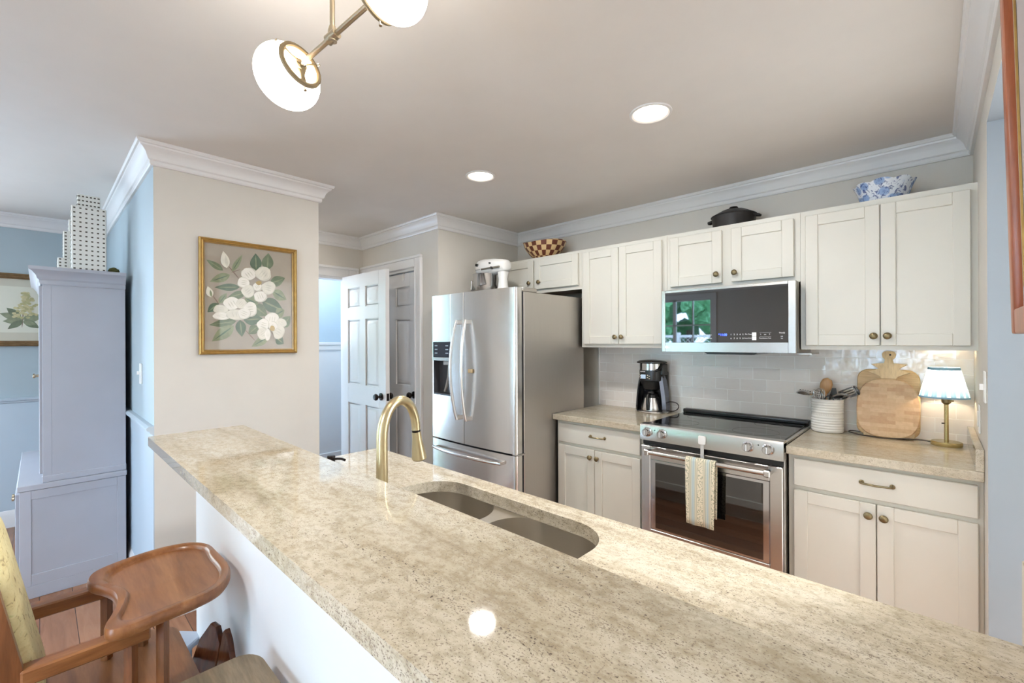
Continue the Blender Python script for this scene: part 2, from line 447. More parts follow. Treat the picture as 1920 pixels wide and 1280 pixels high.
# crown moulding swept round the room, mitred at every corner
loop = [(XR, YB), (XR, YW), (XF, YW), (XF, YP), (XL, YP), (XL, YQ2), (XP, YQ2), (XP, YQ), (XD, YQ), (XD, YB)]
def sweep(loop, prof, closed=True):
    n = len(loop); rings = []
    for i in range(n):
        p = Vector(loop[i]); a = Vector(loop[i - 1]); c = Vector(loop[(i + 1) % n])
        d1 = (p - a).normalized(); d2 = (c - p).normalized()
        if not closed and i == 0: d1 = d2
        if not closed and i == n - 1: d2 = d1
        n1 = Vector((-d1.y, d1.x)); n2 = Vector((-d2.y, d2.x))
        mvec = (n1 + n2); mvec /= max(1e-6, (1 + n1.dot(n2)))
        rings.append([Vector((p.x + mvec.x * d, p.y + mvec.y * d, z)) for d, z in prof])
    if closed: rings.append(rings[0])
    bb = B(); bb.loft(rings, True, not closed, not closed); return bb
crown = [(0, ZC - 0.105), (0.012, ZC - 0.105), (0.016, ZC - 0.098), (0.016, ZC - 0.084), (0.024, ZC - 0.078), (0.028, ZC - 0.068), (0.034, ZC - 0.05), (0.046, ZC - 0.034), (0.058, ZC - 0.026), (0.06, ZC - 0.018), (0.068, ZC - 0.016), (0.073, ZC - 0.008), (0.073, ZC), (0, ZC)]
sweep(loop, crown).done('trim_3', TRIM, kind=S, smooth=28)
# chair rail and wainscot of the dining room
rail = [(0, 0.885), (0.006, 0.885), (0.006, 0.955), (0.016, 0.962), (0.018, 0.972), (0.03, 0.978), (0.032, 0.99), (0.02, 0.998), (0, 0.998)]
sweep([(XP, YQ2 - 0.5), (XP, YQ), (XD, YQ), (XD, YB)][1:], rail, False).done('trim_4', WAINS, kind=S, smooth=28)
sweep([(XP, YQ), (XD, YQ), (XD, YB)], [(0, 0.0), (0.004, 0.0), (0.004, 0.885), (0, 0.885)], False).done('trim_5', WAINS, kind=S)
base = [(0, 0), (0.015, 0), (0.015, 0.10), (0.01, 0.115), (0.006, 0.13), (0, 0.135)]
sweep([(XP, YQ), (XD, YQ), (XD, -0.9)], base, False).done('baseboard_dining', TRIM, kind=S)
sweep([(XL, DY0), (XP, YQ2), (XP, YQ)][1:], base, False).done('baseboard_stub', TRIM, kind=S)
# tile behind the range
B().box(-1.96, XR, YW - 0.008, YW, 0.9, 1.45).done('trim_6', TILE, kind=S)
B().box(-1.972, -1.958, YW - 0.012, YW, 0.914, 1.40, 0.003).done('trim_7', WHITE, kind=S)

# door casings
def casing(b, x0, x1, z1, w, M):
    for (a0, a1, c0, c1) in ((x0 - w, x0, 0, z1 + w), (x1, x1 + w, 0, z1 + w), (x0, x1, z1, z1 + w)):
        b.box(a0, a1, -0.016, 0.0, c0, c1, 0.004, M=M)
    b.box(x0 - w - 0.004, x0 - w + 0.018, -0.026, 0.001, 0, z1 + w - 0.019, 0.003, M=M); b.box(x1 + w - 0.018, x1 + w + 0.004, -0.026, 0.001, 0, z1 + w - 0.019, 0.003, M=M)
    b.box(x0 - w - 0.004, x1 + w + 0.004, -0.0265, 0.001, z1 + w - 0.018, z1 + w + 0.004, 0.003, M=M)
    b.box(x0 - 0.014, x0 - 0.004, -0.020, 0.001, 0, z1 + 0.003, 0.002, M=M); b.box(x1 + 0.004, x1 + 0.014, -0.020, 0.001, 0, z1 + 0.003, 0.002, M=M); b.box(x0 - 0.014, x1 + 0.014, -0.0205, 0.001, z1 + 0.004, z1 + 0.014, 0.002, M=M)
b = B(); casing(b, PX0, PX1, PZ, 0.095, Matrix.Translation((0, YP, 0)))
b.box(PX0 - 0.001, PX0 + 0.018, YP, YP + 0.1, 0, PZ); b.box(PX1 - 0.018, PX1 + 0.001, YP, YP + 0.1, 0, PZ); b.box(PX0, PX1, YP, YP + 0.1, PZ - 0.018, PZ)
b.done('trim_8', TRIM, kind=S)
b = B()
b.box(XL, XL + 0.016, DY1, DY1 + 0.095, 0, DZ + 0.095, 0.004); b.box(XL, XL + 0.016, DY0, DY1, DZ, DZ + 0.095, 0.004)
b.box(XL - 0.001, XL + 0.026, DY0, DY1 + 0.099, DZ + 0.075, DZ + 0.099, 0.003); b.box(XL - 0.001, XL + 0.026, DY1 + 0.077, DY1 + 0.099, 0, DZ + 0.074, 0.003)
b.box(XL - 0.11, XL, DY1 - 0.02, DY1, 0, DZ); b.box(XL - 0.11, XL, DY0, DY1, DZ - 0.02, DZ)
b.done('trim_9', TRIM, kind=S)

# six-panel doors; built in x = 0..w, y = 0 (face towards the camera)..0.036
def six_panel(w, h, M):
    b = B(); st = 0.112; mid = 0.095
    pw = (w - 2 * st - mid) / 2
    zs = [(0.24, 0.86), (1.03, 1.61), (1.72, h - 0.115)]
    b.box(0.003, w - 0.003, 0.010, 0.026, 0.003, h - 0.003, M=M)
    b.box(0, st, 0, 0.036, 0, h, 0.002, M=M); b.box(w - st, w, 0, 0.036, 0, h, 0.002, M=M)
    b.box(st + pw, st + pw + mid, 0, 0.036, 0, h, 0.0, M=M)
    for z0, z1 in ((0, 0.24), (0.86, 1.03), (1.61, 1.72), (h - 0.115, h)):
        b.box(st, st + pw, 0, 0.036, z0, z1, M=M); b.box(st + pw + mid, w - st, 0, 0.036, z0, z1, M=M)
    for x0 in (st, st + pw + mid):
        for z0, z1 in zs:
            for y0, y1 in ((0.010, 0.001), (0.026, 0.035)):
                def ring(i, y): return [M @ Vector(p) for p in ((x0 + i, y, z0 + i), (x0 + pw - i, y, z0 + i), (x0 + pw - i, y, z1 - i), (x0 + i, y, z1 - i))]
                b.loft([ring(0.010, y0), ring(0.014, y0), ring(0.042, y0 + (y1 - y0) * 1.0), ring(0.046, y0 + (y1 - y0) * 1.0)], True, False, True)
    return b
def door_knob(parent, c, dy):
    b = B(); Mx = Matrix.Rotation(PI / 2 * (1 if dy < 0 else -1), 4, 'X')
    b.lathe([(0.001, 0), (0.031, 0), (0.031, 0.006), (0.012, 0.01), (0.010, 0.03), (0.016, 0.034), (0.026, 0.042), (0.028, 0.054), (0.022, 0.064), (0.001, 0.067)], c, 24, Mx)
    b.done('knob', DARKM, parent, label='dark bronze round knob')
M = Matrix.Translation((-4.035, 1.955, 0.012))
d1 = bpy.data.objects.new('door_1', None); COL.objects.link(d1); d1['kind'] = S; d1.location = (-4.035, 1.955, 0.012)
six_panel(0.762, 2.012, M).done('slab', TRIM, d1, smooth=20)
door_knob(d1, (-3.345, 1.955, 0.965), -1); door_knob(d1, (-3.345, 1.991, 0.965), 1)
B().box(-3.2735, -3.2715, 1.961, 1.985, 0.935, 0.995).done('latch_plate', DARKM, d1)
d2 = bpy.data.objects.new('door_2', None); COL.objects.link(d2); d2['kind'] = S; d2.location = (PX0 + 0.02, YP + 0.03, 0.012)
six_panel(PX1 - PX0 - 0.044, 2.008, Matrix.Translation((PX0 + 0.022, YP + 0.03, 0.012))).done('slab', TRIM, d2, smooth=20)
door_knob(d2, (-3.245, YP + 0.03, 0.965), -1)
t = thing('over_door_hook', 'small white metal hook hung over the top of the pantry door', 'hook', (-3.40, YP + 0.03, 2.0))
b = B(); b.box(-3.412, -3.388, YP + 0.024, YP + 0.0285, 1.955, 2.0255); b.box(-3.412, -3.388, YP + 0.024, YP + 0.05, 2.0205, 2.0245); b.done('bracket', WPLAS, t)

# windows behind the camera, the second made up, with sashes and panes, and the garden they look on
for i, (ax, c, a0, a1, z0, z1) in enumerate(WINS):
    wo = bpy.data.objects.new('window_%d' % (i + 1), None); COL.objects.link(wo); wo['kind'] = S
    wo.location = ((a0 + a1) / 2, c, z0) if ax == 'y' else (c, (a0 + a1) / 2, z0)
    b = B(); g = B()
    def bx(bb, p, q, u, v, d0, d1, bev=0):
        if ax == 'y': bb.box(p, q, c + d0, c + d1, u, v, bev)
        else: bb.box(c + d0, c + d1, p, q, u, v, bev)
    w = 0.09
    bx(b, a0 - w, a0, z0 - w, z1 + w, 0, 0.02); bx(b, a1, a1 + w, z0 - w, z1 + w, 0, 0.02); bx(b, a0, a1, z1, z1 + w, 0, 0.02); bx(b, a0, a1, z0 - w, z0, 0, 0.03)
    n = 4 if a1 - a0 > 1.5 else 4
    for k in range(n + 1):
        x = a0 + (a1 - a0) * k / n; h = 0.03 if k in (0, n // 2, n) else 0.011
        bx(b, max(a0, x - h), min(a1, x + h), z0, z1, -0.07, -0.03)
    for k in range(5):
        z = z0 + (z1 - z0) * k / 4; h = 0.03 if k in (0, 4) else 0.011
        bx(b, a0, a1, max(z0, z - h), min(z1, z + h), -0.07, -0.03)
    b.done('frame', TRIM, wo)
    bx(g, a0, a1, z0, z1, -0.052, -0.048); g.done('glass', GLASS, wo)
LEAF = NT('tree_foliage'); v = LEAF.coords(); nz = LEAF.noise(v, 11, 6, 0.8)
rr = LEAF.ramp(nz, 'Fac', [(0.3, L((16, 44, 22))), (0.5, L((60, 128, 74))), (0.68, L((150, 206, 160)))]); LEAF.link(rr, 'Color', LEAF.b, 'Base Color'); LEAF.set(rough=0.7); LEAF = LEAF.m
BARK = wood('tree_bark', (60, 46, 36), (84, 66, 52), (110, 90, 70), 'z', rough=0.8)
for k, (x, y, r, col) in enumerate(((-10.6, -11.6, 2.0, ''), (-6.3, -10.4, 2.5, ''), (-1.9, -10.4, 1.5, ''), (-12.5, -4.0, 2.2, ''), (2.2, -11.0, 1.7, ''))):
    t = thing('garden_tree', ['leafy tree outside, behind the lattice fence', 'tall leafy tree outside the large window, reflected in the microwave', 'leafy tree outside the added front window', 'leafy tree outside the dining room window', 'leafy tree in the garden by the corner of the house'][k], 'tree', (x, y, 0), 'garden trees')
    B().cyl((x, y, -0.6), (x, y, 1.8), 0.16, 0.1, 10).done('trunk', BARK, t)
    b = B()
    for q in range(44):
        a = random.random() * 6.28; e = random.uniform(-0.9, 1); rr_ = r * random.uniform(0.3, 0.7)
        b.sphere((x + rr_ * math.cos(a) * math.sqrt(1 - e * e * 0.8), y + rr_ * math.sin(a) * math.sqrt(1 - e * e * 0.8), 2.2 + e * r * 0.9), r * random.uniform(0.14, 0.28), 9, 6)
    for vv in b.bm.verts: vv.co += Vector((random.uniform(-1, 1), random.uniform(-1, 1), random.uniform(-1, 1))) * 0.09
    b.done('crown', LEAF, t, smooth=0)
BOUNCE_GROUND = plain('pale_bounce_ground', (176, 170, 160), 0.9, var=0.1, nscale=3)  # unseen ground coloured pale to bounce neutral daylight indoors
B().box(-14, 6, -14, -3.4, -0.7, -0.6).done('ground', BOUNCE_GROUND, kind=S)
t = thing('lattice_fence', 'white diagonal lattice fence outside the large front window', 'fence', (-4.2, -5.2, -0.6))
b = B()
for k in range(40):
    x = -6.2 + k * 0.11
    for sgn in (1, -1):
        x0, x1 = (x, x + 0.9) if sgn > 0 else (x + 0.9, x)
        b.tube([(x0, -5.2 + 0.008 * sgn, 0.62), (x1, -5.2 + 0.008 * sgn, 1.5)], 0.018, 4, flat=0.3)
b.box(-6.3, -1.0, -5.23, -5.17, 1.5, 1.56); b.box(-6.3, -1.0, -5.23, -5.17, 0.56, 0.62)
b.done('lattice_panel', TRIM, t)
for x in (-6.3, -4.5, -2.7, -1.0):
    B().box(x - 0.045, x + 0.045, -5.25, -5.16, -0.6, 1.62).done('post', TRIM, t)

# ---------------------------------------------------------------- slabs with holes
def slab(outer, holes, z0, z1, bev=0.003):
    b = B(); bm = b.bm
    def fill(z, up_):
        es = []
        for poly in [outer] + holes:
            vs_ = [bm.verts.new((p[0], p[1], z)) for p in poly]
            es += [bm.edges.new((vs_[i], vs_[(i + 1) % len(vs_)])) for i in range(len(vs_))]
        bmesh.ops.triangle_fill(bm, use_beauty=True, use_dissolve=False, edges=es)
    fill(z1, True); fill(z0, False)
    for poly in [outer] + holes:
        b.loft([[Vector((p[0], p[1], z0)) for p in poly], [Vector((p[0], p[1], z1)) for p in poly]], True, False, False)
    bmesh.ops.remove_doubles(bm, verts=bm.verts, dist=1e-5)
    return b

# raised bar: half wall, slab, lower counter, sink
B().box(-2.12, XR, 0.425, 0.56, 0, 1.034).done('wall_bar', WPANEL, kind=S)
outer = rrect(-2.154, XR - 0.002, 0.28, 0.60, [0.003, 0.003, 0.012, 0.003], 3)
tag(slab(outer, [], 1.035, 1.067).done('bar_countertop', GRAN, smooth=20), 'long speckled cream granite slab of the raised bar in front of the sink', 'countertop')
outer = rrect(-1.935, XR - 0.002, 0.561, 1.115, [0.003, 0.02, 0.003, 0.003], 4)
hole = rrect(-1.345, -0.605, 0.69, 1.037, [0.12, 0.13, 0.13, 0.12], 10)
t = thing('sink_countertop', 'lower speckled granite worktop with the sink cut into it', 'countertop', (-0.9, 0.84, 0.876))
slab(outer, [hole], 0.876, 0.914).done('worktop', GRAN_LIT, t, smooth=20)
b = B(); b.box(XR - 0.034, XR - 0.001, 0.602, 1.118, 0.9145, 1.055, 0.002); b.done('side_splash', GRAN, t)
t = thing('kitchen_sink', 'double bowl undermount steel sink below the granite worktop', 'sink', (-1.0, 0.84, 0.66))
bl = rrect(-1.372, -1.015, 0.655, 1.064, [0.13, 0.12, 0.1, 0.1], 10); br_ = rrect(-0.972, -0.618, 0.655, 1.056, [0.12, 0.12, 0.1, 0.1], 10)
rim = slab(rrect(-1.395, -0.595, 0.63, 1.085, 0.1, 8), [bl, br_], 0.8735, 0.8755); rim.done('rim', SINKM, t)
for nm, poly in (('left', bl), ('right', br_)):
    b = B(); cx = sum(p[0] for p in poly) / len(poly); cy = sum(p[1] for p in poly) / len(poly)
    def rg(k, z, off): return [Vector((cx + (p[0] - cx) * k, cy + (p[1] - cy) * k, z)) for p in poly]
    b.loft([rg(1, 0.8755, 0), rg(0.995, 0.868, 0), rg(0.965, 0.72, 0), rg(0.94, 0.69, 0), rg(0.86, 0.678, 0), rg(0.2, 0.672, 0)], True, False, True)
    o = b.done('bowl', SINKM, t)
    b = B(); b.lathe([(0.001, 0), (0.035, 0), (0.044, 0.003), (0.046, 0.001)], (cx, cy, 0.6735), 20, cap1=False); b.done('drain', CHROME, o)

# champagne bronze pull-down faucet
FX, FY = -1.147, 0.672
t = thing('kitchen_faucet', 'champagne bronze gooseneck faucet with pull-down spray head at the sink', 'faucet', (FX, FY, 0.914))
b = B(); b.lathe([(0.03, 0), (0.03, 0.006), (0.024, 0.01), (0.0185, 0.05)], (FX, FY, 0.914), 28); b.done('base', BRASS, t)
A = math.radians(108); dx, dy = math.cos(A), math.sin(A)
zt, rad = 1.142, 0.078
path = [(FX, FY, 0.95), (FX, FY, 1.03), (FX, FY, 1.1)]; rads = [0.0172, 0.0168, 0.0160]
for i in range(0, 17):
    a = PI - PI * i / 16
    path.append((FX + dx * (rad + rad * math.cos(a)), FY + dy * (rad + rad * math.cos(a)), zt + 0.102 * math.sin(a) if i <= 8 else zt + 0.102 * math.sin(a))); rads.append(0.0158 - 0.0022 * i / 16)
b = B(); b.tube(path, 0.016, 20, rads=rads); b.done('neck', BRASS, t)
e = Vector(path[-1]); d = (Vector(path[-1]) - Vector(path[-2])).normalized()
d = (d + Vector((dx * 0.10, dy * 0.10, 0))).normalized()
b = B(); b.cyl(e, e + d * 0.006, 0.0137, 0.0137, 20); b.done('ring', DARKM, t)
b = B(); b.tube([e + d * 0.006, e + d * 0.03, e + d * 0.075, e + d * 0.094, e + d * 0.098], 0.015, 22, rads=[0.0142, 0.0152, 0.0215, 0.0238, 0.0215]); o = b.done('spray_head', BRASS, t)
B().cyl(e + d * 0.0981, e + d * 0.0995, 0.019, 0.019, 20).done('nozzle', BLACK, o)
b = B(); b.cyl((FX + 0.012, FY, 0.948), (FX + 0.04, FY, 0.95), 0.011, 0.010, 14); b.tube([(FX + 0.036, FY, 0.95), (FX + 0.05, FY + 0.01, 0.956), (FX + 0.075, FY + 0.03, 0.96)], 0.005, 10); b.done('lever', BRASS, t)
SX, SY = -1.488, 0.68
t = thing('soap_dispenser', 'dark bronze soap pump with a long spout, just behind the bar edge', 'soap dispenser', (SX, SY, 0.914))
B().lathe([(0.024, 0), (0.024, 0.006), (0.014, 0.012), (0.012, 0.085)], (SX, SY, 0.914), 20).done('body', DARKM, t)
b = B(); b.lathe([(0.008, 0.085), (0.0125, 0.088), (0.0135, 0.118), (0.012, 0.122), (0.001, 0.123)], (SX, SY, 0.914), 20)
b.tube([(SX + 0.008, SY + 0.002, 1.024), (SX + 0.03, SY + 0.008, 1.029), (SX + 0.05, SY + 0.013, 1.031), (SX + 0.066, SY + 0.016, 1.0295)], 0.0042, 10); b.done('pump_head', DARKM, t)

# ---------------------------------------------------------------- cabinets
def shaker(b, x0, x1, z0, z1, y, st=0.056, s=1):
    """door or drawer front with its face at y; s=1 faces the camera (-y)"""
    def bx(a0, a1, c0, c1, d0, d1, bev=0.0):
        ya, yb = y + s * d0, y + s * d1
        b.box(a0, a1, min(ya, yb), max(ya, yb), c0, c1, bev)
    if st is None:
        bx(x0, x1, z0, z1, 0, 0.02, 0.003); return b
    bx(x0, x0 + st, z0, z1, 0, 0.02, 0.0025); bx(x1 - st, x1, z0, z1, 0, 0.02, 0.0025)
    bx(x0 + st, x1 - st, z0, z0 + st, 0, 0.02, 0.0025); bx(x0 + st, x1 - st, z1 - st, z1, 0, 0.02, 0.0025)
    bx(x0 + st - 0.004, x1 - st + 0.004, z0 + st - 0.004, z1 - st + 0.004, 0.008, 0.016)
    return b
def knob(parent, x, y, z, s=1):
    Mx = Matrix.Rotation(PI / 2 * (1 if s > 0 else -1), 4, 'X')
    b = B(); b.lathe([(0.009, 0), (0.007, 0.004), (0.006, 0.012), (0.0145, 0.017), (0.0165, 0.021), (0.013, 0.026), (0.007, 0.0285), (0.001, 0.029)], (x, y, z), 18, Mx)
    b.done('knob', BRONZE, parent, label='aged brass knob')
def pull(parent, x0, x1, y, z):
    b = B(); path = [(x0, y, z), (x0, y - 0.02, z), (x0 + 0.006, y - 0.026, z), ((x0 + x1) / 2, y - 0.027, z - 0.002), (x1 - 0.006, y - 0.026, z), (x1, y - 0.02, z), (x1, y, z)]
    b.tube(path, 0.0045, 10)
    Mx = Matrix.Rotation(PI / 2, 4, 'X')
    for x in (x0, x1): b.lathe([(0.010, 0), (0.010, 0.003), (0.006, 0.006)], (x, y, z), 14, Mx)
    b.done('handle', BRASS if False else BRONZE, parent, label='brass bar pull')
UF, UD = 2.80, 2.78           # face frame and door planes of the upper cabinets
def upper(label, x0, x1, z0, z1, doors, knobs, zd0, zd1):
    t = thing('upper_cabinet', label, 'cabinet', ((x0 + x1) / 2, YW, z0), 'cream cabinets hung on the back wall')
    b = B(); b.box(x0, x1, UF, YW - 0.0125, z0 + 0.012, z1); b.box(x0, x1, UF, UF + 0.02, z0, z0 + 0.012)
    b.box(x0, x0 + 0.016, UF + 0.02, YW - 0.0125, z0, z0 + 0.012); b.box(x1 - 0.016, x1, UF + 0.02, YW - 0.0125, z0, z0 + 0.012)
    b.done('body', CAB, t)
    for (a0, a1), kx in zip(doors, knobs):
        o = shaker(B(), a0, a1, zd0, zd1, UD).done('door', CAB, t); knob(o, kx[0], UD, kx[1])
    return t
upper('tall cream double-door wall cabinet right of the microwave, below the blue bowl', -0.520, XR, 1.372, 2.104, [(-0.4955, -0.1915), (-0.1875, 0.1155)], [(-0.214, 1.44), (-0.163, 1.44)], 1.393, 2.075)
upper('short cream double-door wall cabinet directly above the microwave', -1.2575, -0.521, 1.735, 2.104, [(-1.233, -0.9165), (-0.863, -0.5485)], [(-0.943, 1.815), (-0.842, 1.815)], 1.7635, 2.076)
upper('tall cream double-door wall cabinet left of the microwave, above the coffee maker', -1.922, -1.2585, 1.376, 2.104, [(-1.898, -1.6055), (-1.6015, -1.289)], [(-1.627, 1.449), (-1.576, 1.449)], 1.40, 2.077)
tf = upper('short cream double-door wall cabinet above the refrigerator', XF + 0.002, -1.923, 1.812, 2.104, [(-2.826, -2.3905), (-2.374, -1.946)], [(-2.424, 1.899), (-2.322, 1.899)], 1.842, 2.083)
UNFIN = wood('unfinished_cabinet_underside', (126, 92, 54), (140, 104, 62), (152, 116, 72), 'x')

B().box(XF + 0.02, -1.94, UF + 0.021, YW - 0.014, 1.8205, 1.8238).done('bottom_panel', UNFIN, tf, label='bare brown wood underside')
BF, BD = 2.51, 2.49
def lower(label, x0, x1, dr, doors, knobs, pl):
    t = thing('base_cabinet', label, 'cabinet', ((x0 + x1) / 2, 2.8, 0), 'cream base cabinets beside the range')
    b = B(); b.box(x0, x1, BF, YW - 0.01, 0.1, 0.874, 0.002); b.box(x0 + 0.002, x1 - 0.002, BF + 0.07, YW - 0.01, 0, 0.1); b.done('body', CAB, t)
    o = shaker(B(), dr[0], dr[1], 0.7265, 0.8555, BD, None).done('drawer', CAB, t); pull(o, pl[0], pl[1], BD, 0.796)
    for (a0, a1), kx in zip(doors, knobs):
        o = shaker(B(), a0, a1, 0.125, 0.706, BD).done('door', CAB, t); knob(o, kx, BD, 0.657)
lower('cream base cabinet with one drawer and two doors, right of the range', -0.519, XR, (-0.4945, 0.1215), [(-0.4945, -0.1875), (-0.1835, 0.1215)], (-0.2125, -0.160), (-0.236, -0.132))
lower('cream base cabinet with one drawer and two doors, between refrigerator and range', -1.932, -1.268, (-1.912, -1.2935), [(-1.912, -1.6195), (-1.6155, -1.2935)], (-1.645, -1.592), (-1.645, -1.538))
t = thing('worktop', 'speckled granite worktop right of the range, under the lamp', 'countertop', (-0.19, 2.8, 0.876))
b = B(); b.box(-0.523, XR - 0.001, 2.467, YW - 0.009, 0.876, 0.914, 0.003); b.done('slab', GRANB, t)
b = B(); b.box(XR - 0.025, XR - 0.001, 2.47, YW - 0.009, 0.9145, 1.0, 0.002); b.done('side_splash', GRANB, t)
tag(B().box(-1.945, -1.266, 2.467, YW - 0.013, 0.876, 0.914, 0.003).done('worktop', GRANB), 'short speckled granite worktop under the coffee maker, beside the refrigerator', 'countertop')
# cabinets under the sink, facing the range
t = thing('sink_base_cabinet', 'cream sink cabinet below the lower worktop, seen mirrored in the oven glass', 'cabinet', (-0.9, 0.8, 0))
b = B(); b.box(-1.915, XR - 0.001, 0.562, 1.07, 0.1, 0.6735); b.box(-1.915, -1.42, 0.562, 1.07, 0.6735, 0.874); b.box(-0.57, XR - 0.001, 0.562, 1.07, 0.6735, 0.874); b.box(-1.42, -0.57, 1.088, 1.09, 0.6735, 0.874); b.box(-1.915, XR - 0.001, 1.07, 1.09, 0.1, 0.874, 0.002)
b.box(-1.913, XR - 0.003, 0.562, 1.02, 0, 0.1); b.done('body', CAB, t)
for k in range(4):
    x0 = -1.90 + k * 0.507; x1 = x0 + 0.497
    shaker(B(), x0, x1, 0.725, 0.855, 1.11, None, -1).done('drawer', CAB, t)
    o = shaker(B(), x0, x1, 0.125, 0.706, 1.11, 0.056, -1).done('door', CAB, t)
    knob(o, x1 - 0.03 if k % 2 == 0 else x0 + 0.03, 1.11, 0.657, -1)

# ---------------------------------------------------------------- range
OVENG = NT('dark_oven_glass'); OVENG.set(L((12, 10, 10)), 0.03, 0.0, IOR=2.0); OVENG = OVENG.m
t = thing('range', 'stainless steel electric range with black glass cooktop between the base cabinets', 'range', (-0.895, 2.75, 0))
RX0, RX1, RY = -1.262, -0.527, 2.437
b = B(); b.box(RX0, RX1, 2.475, 3.08, 0.06, 0.90, 0.002); b.box(RX0 + 0.02, RX1 - 0.02, 2.52, 3.06, 0, 0.06); b.done('body', STEELS, t)
b = B(); b.box(RX0 - 0.002, RX1 + 0.002, 2.44, 3.095, 0.90, 0.927, 0.003); b.done('cooktop_frame', STEEL, t)
b = B(); b.box(RX0 + 0.012, RX1 - 0.012, 2.505, 3.04, 0.9272, 0.933, 0.002); o = b.done('cooktop_glass', BLKGL, t, label='black glass cooktop')
RINGM = plain('cooktop_ring_print', (70, 70, 74), 0.2)
for (x, y, r) in ((-1.09, 2.64, 0.085), (-1.09, 2.89, 0.07), (-0.70, 2.64, 0.11), (-0.70, 2.90, 0.07)):
    b = B(); b.lathe([(r, 0), (r + 0.003, 0), (r + 0.003, 0.0003), (r, 0.0003), (r, 0)], (x, y, 0.9331), 40, cap0=False, cap1=False); b.done('burner_ring', RINGM, o)
b = B(); b.box(RX0, RX1, 3.045, 3.098, 0.928, 0.957, 0.008, 2); b.box(RX0 + 0.02, RX1 - 0.02, 3.035, 3.05, 0.9335, 0.945, 0.003); b.done('rear_vent_trim', BLACK, t)
b = B(); b.loft([[Vector((x, y, z)) for y, z in ((2.437, 0.842), (2.437, 0.925), (2.442, 0.935), (2.50, 0.935), (2.50, 0.842))] for x in (RX0 - 0.002, RX1 + 0.002)]); o = b.done('control_panel', STEEL, t)
Mx = Matrix.Rotation(PI / 2, 4, 'X')
for x in (-1.219, -1.129, -0.680, -0.590):
    b = B(); b.lathe([(0.027, 0), (0.027, 0.004), (0.0215, 0.006), (0.0205, 0.03), (0.018, 0.034), (0.001, 0.034)], (x, RY, 0.891), 28, Mx)
    b.box(x - 0.0035, x + 0.0035, RY - 0.046, RY - 0.03, 0.874, 0.908, 0.002); b.done('knob', CHROME, o, label='round steel control knob')
for x in (-1.174, -0.633): B().cyl((x, RY + 0.001, 0.905), (x, RY - 0.001, 0.905), 0.003, 0.003, 10).done('indicator_light', BLACK, o)
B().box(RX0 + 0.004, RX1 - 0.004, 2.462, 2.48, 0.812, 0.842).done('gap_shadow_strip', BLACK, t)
b = B(); x0, x1, z0, z1 = RX0 + 0.004, RX1 - 0.002, 0.245, 0.81
wx0, wx1, wz0, wz1 = -1.203, -0.585, 0.33, 0.735
b.box(x0, wx0, RY, 2.475, z0, z1, 0.003); b.box(wx1, x1, RY, 2.475, z0, z1, 0.003); b.box(wx0, wx1, RY, 2.475, wz1, z1, 0.003); b.box(wx0, wx1, RY, 2.475, z0, wz0, 0.003); b.box(wx0, wx1, 2.455, 2.475, wz0, wz1)
o = b.done('oven_door', STEEL, t)
b = B(); b.box(wx0 + 0.001, wx1 - 0.001, RY + 0.003, RY + 0.016, wz0 + 0.001, wz1 - 0.001, 0.002); b.done('window_frame', CHROME, o)
b = B(); b.box(wx0 + 0.031, wx1 - 0.029, RY + 0.001, RY + 0.004, wz0 + 0.013, wz1 - 0.016); b.done('window', OVENG, o, label='black oven window')
HY = 2.375
b = B(); b.tube([(-1.205, HY, 0.788), (-0.567, HY, 0.788)], 0.0125, 16)
for x in (-1.192, -0.58):
    b.box(x - 0.014, x + 0.014, HY - 0.015, HY + 0.015, 0.772, 0.804, 0.004); b.box(x - 0.011, x + 0.011, HY + 0.01, RY + 0.002, 0.776, 0.800, 0.003)
b.done('handle', STEEL, o)
b = B(); b.box(RX0 + 0.004, RX1 - 0.002, RY + 0.003, 2.475, 0.075, 0.238, 0.003); b.done('storage_drawer', STEEL, t)
# appliance safety latch on the oven
t = thing('oven_safety_latch', 'white plastic child latch stuck across the top of the oven door', 'latch', (-0.905, RY, 0.84))
b = B(); b.plate(rrect(-0.925, -0.885, 0.865, 0.912, 0.009), 0.009, Matrix.Translation((0, RY - 0.0095, 0)), 0.003); b.done('lock_plate', WPLAS, t)
STRAP = plain('grey_translucent_strap', (205, 203, 200), 0.3)
b = B(); b.box(-0.914, -0.896, RY - 0.004, RY - 0.001, 0.76, 0.868, 0.001); b.done('strap', STRAP, t)
# dish towel on the handle
TOW = NT('striped_towel_cloth'); tc = TOW.coords(); sp = TOW.node('ShaderNodeSeparateXYZ'); TOW.link(tc, 'Vector', sp, 'Vector')
mp = TOW.node('ShaderNodeMapRange'); mp.inputs['From Min'].default_value = -0.08; mp.inputs['From Max'].default_value = 0.08; TOW.link(sp, 'X', mp, 'Value')
cr, bl_, gr, te = L((228, 219, 196)), L((178, 196, 198)), L((166, 166, 142)), L((200, 206, 196))
rp = TOW.ramp(mp, 'Result', [(0, cr), (0.13, gr), (0.15, cr), (0.18, gr), (0.2, te), (0.25, bl_), (0.3, te), (0.33, gr), (0.35, cr), (0.38, gr), (0.40, cr), (0.58, gr), (0.60, cr), (0.63, gr), (0.66, te), (0.71, bl_), (0.75, te), (0.78, gr), (0.80, cr), (0.83, gr), (0.85, cr)], 'CONSTANT')
pn = TOW.noise(TOW.coords((1, 1, 1)), 170, 2, 0.5); pr_ = TOW.ramp(pn, 'Fac', [(0.42, L((176, 186, 176))), (0.5, (1, 1, 1, 1))])
band = TOW.ramp(mp, 'Result', [(0, (1, 1, 1, 1)), (0.13, (0, 0, 0, 1)), (0.41, (1, 1, 1, 1)), (0.575, (0, 0, 0, 1)), (0.85, (1, 1, 1, 1))], 'CONSTANT')
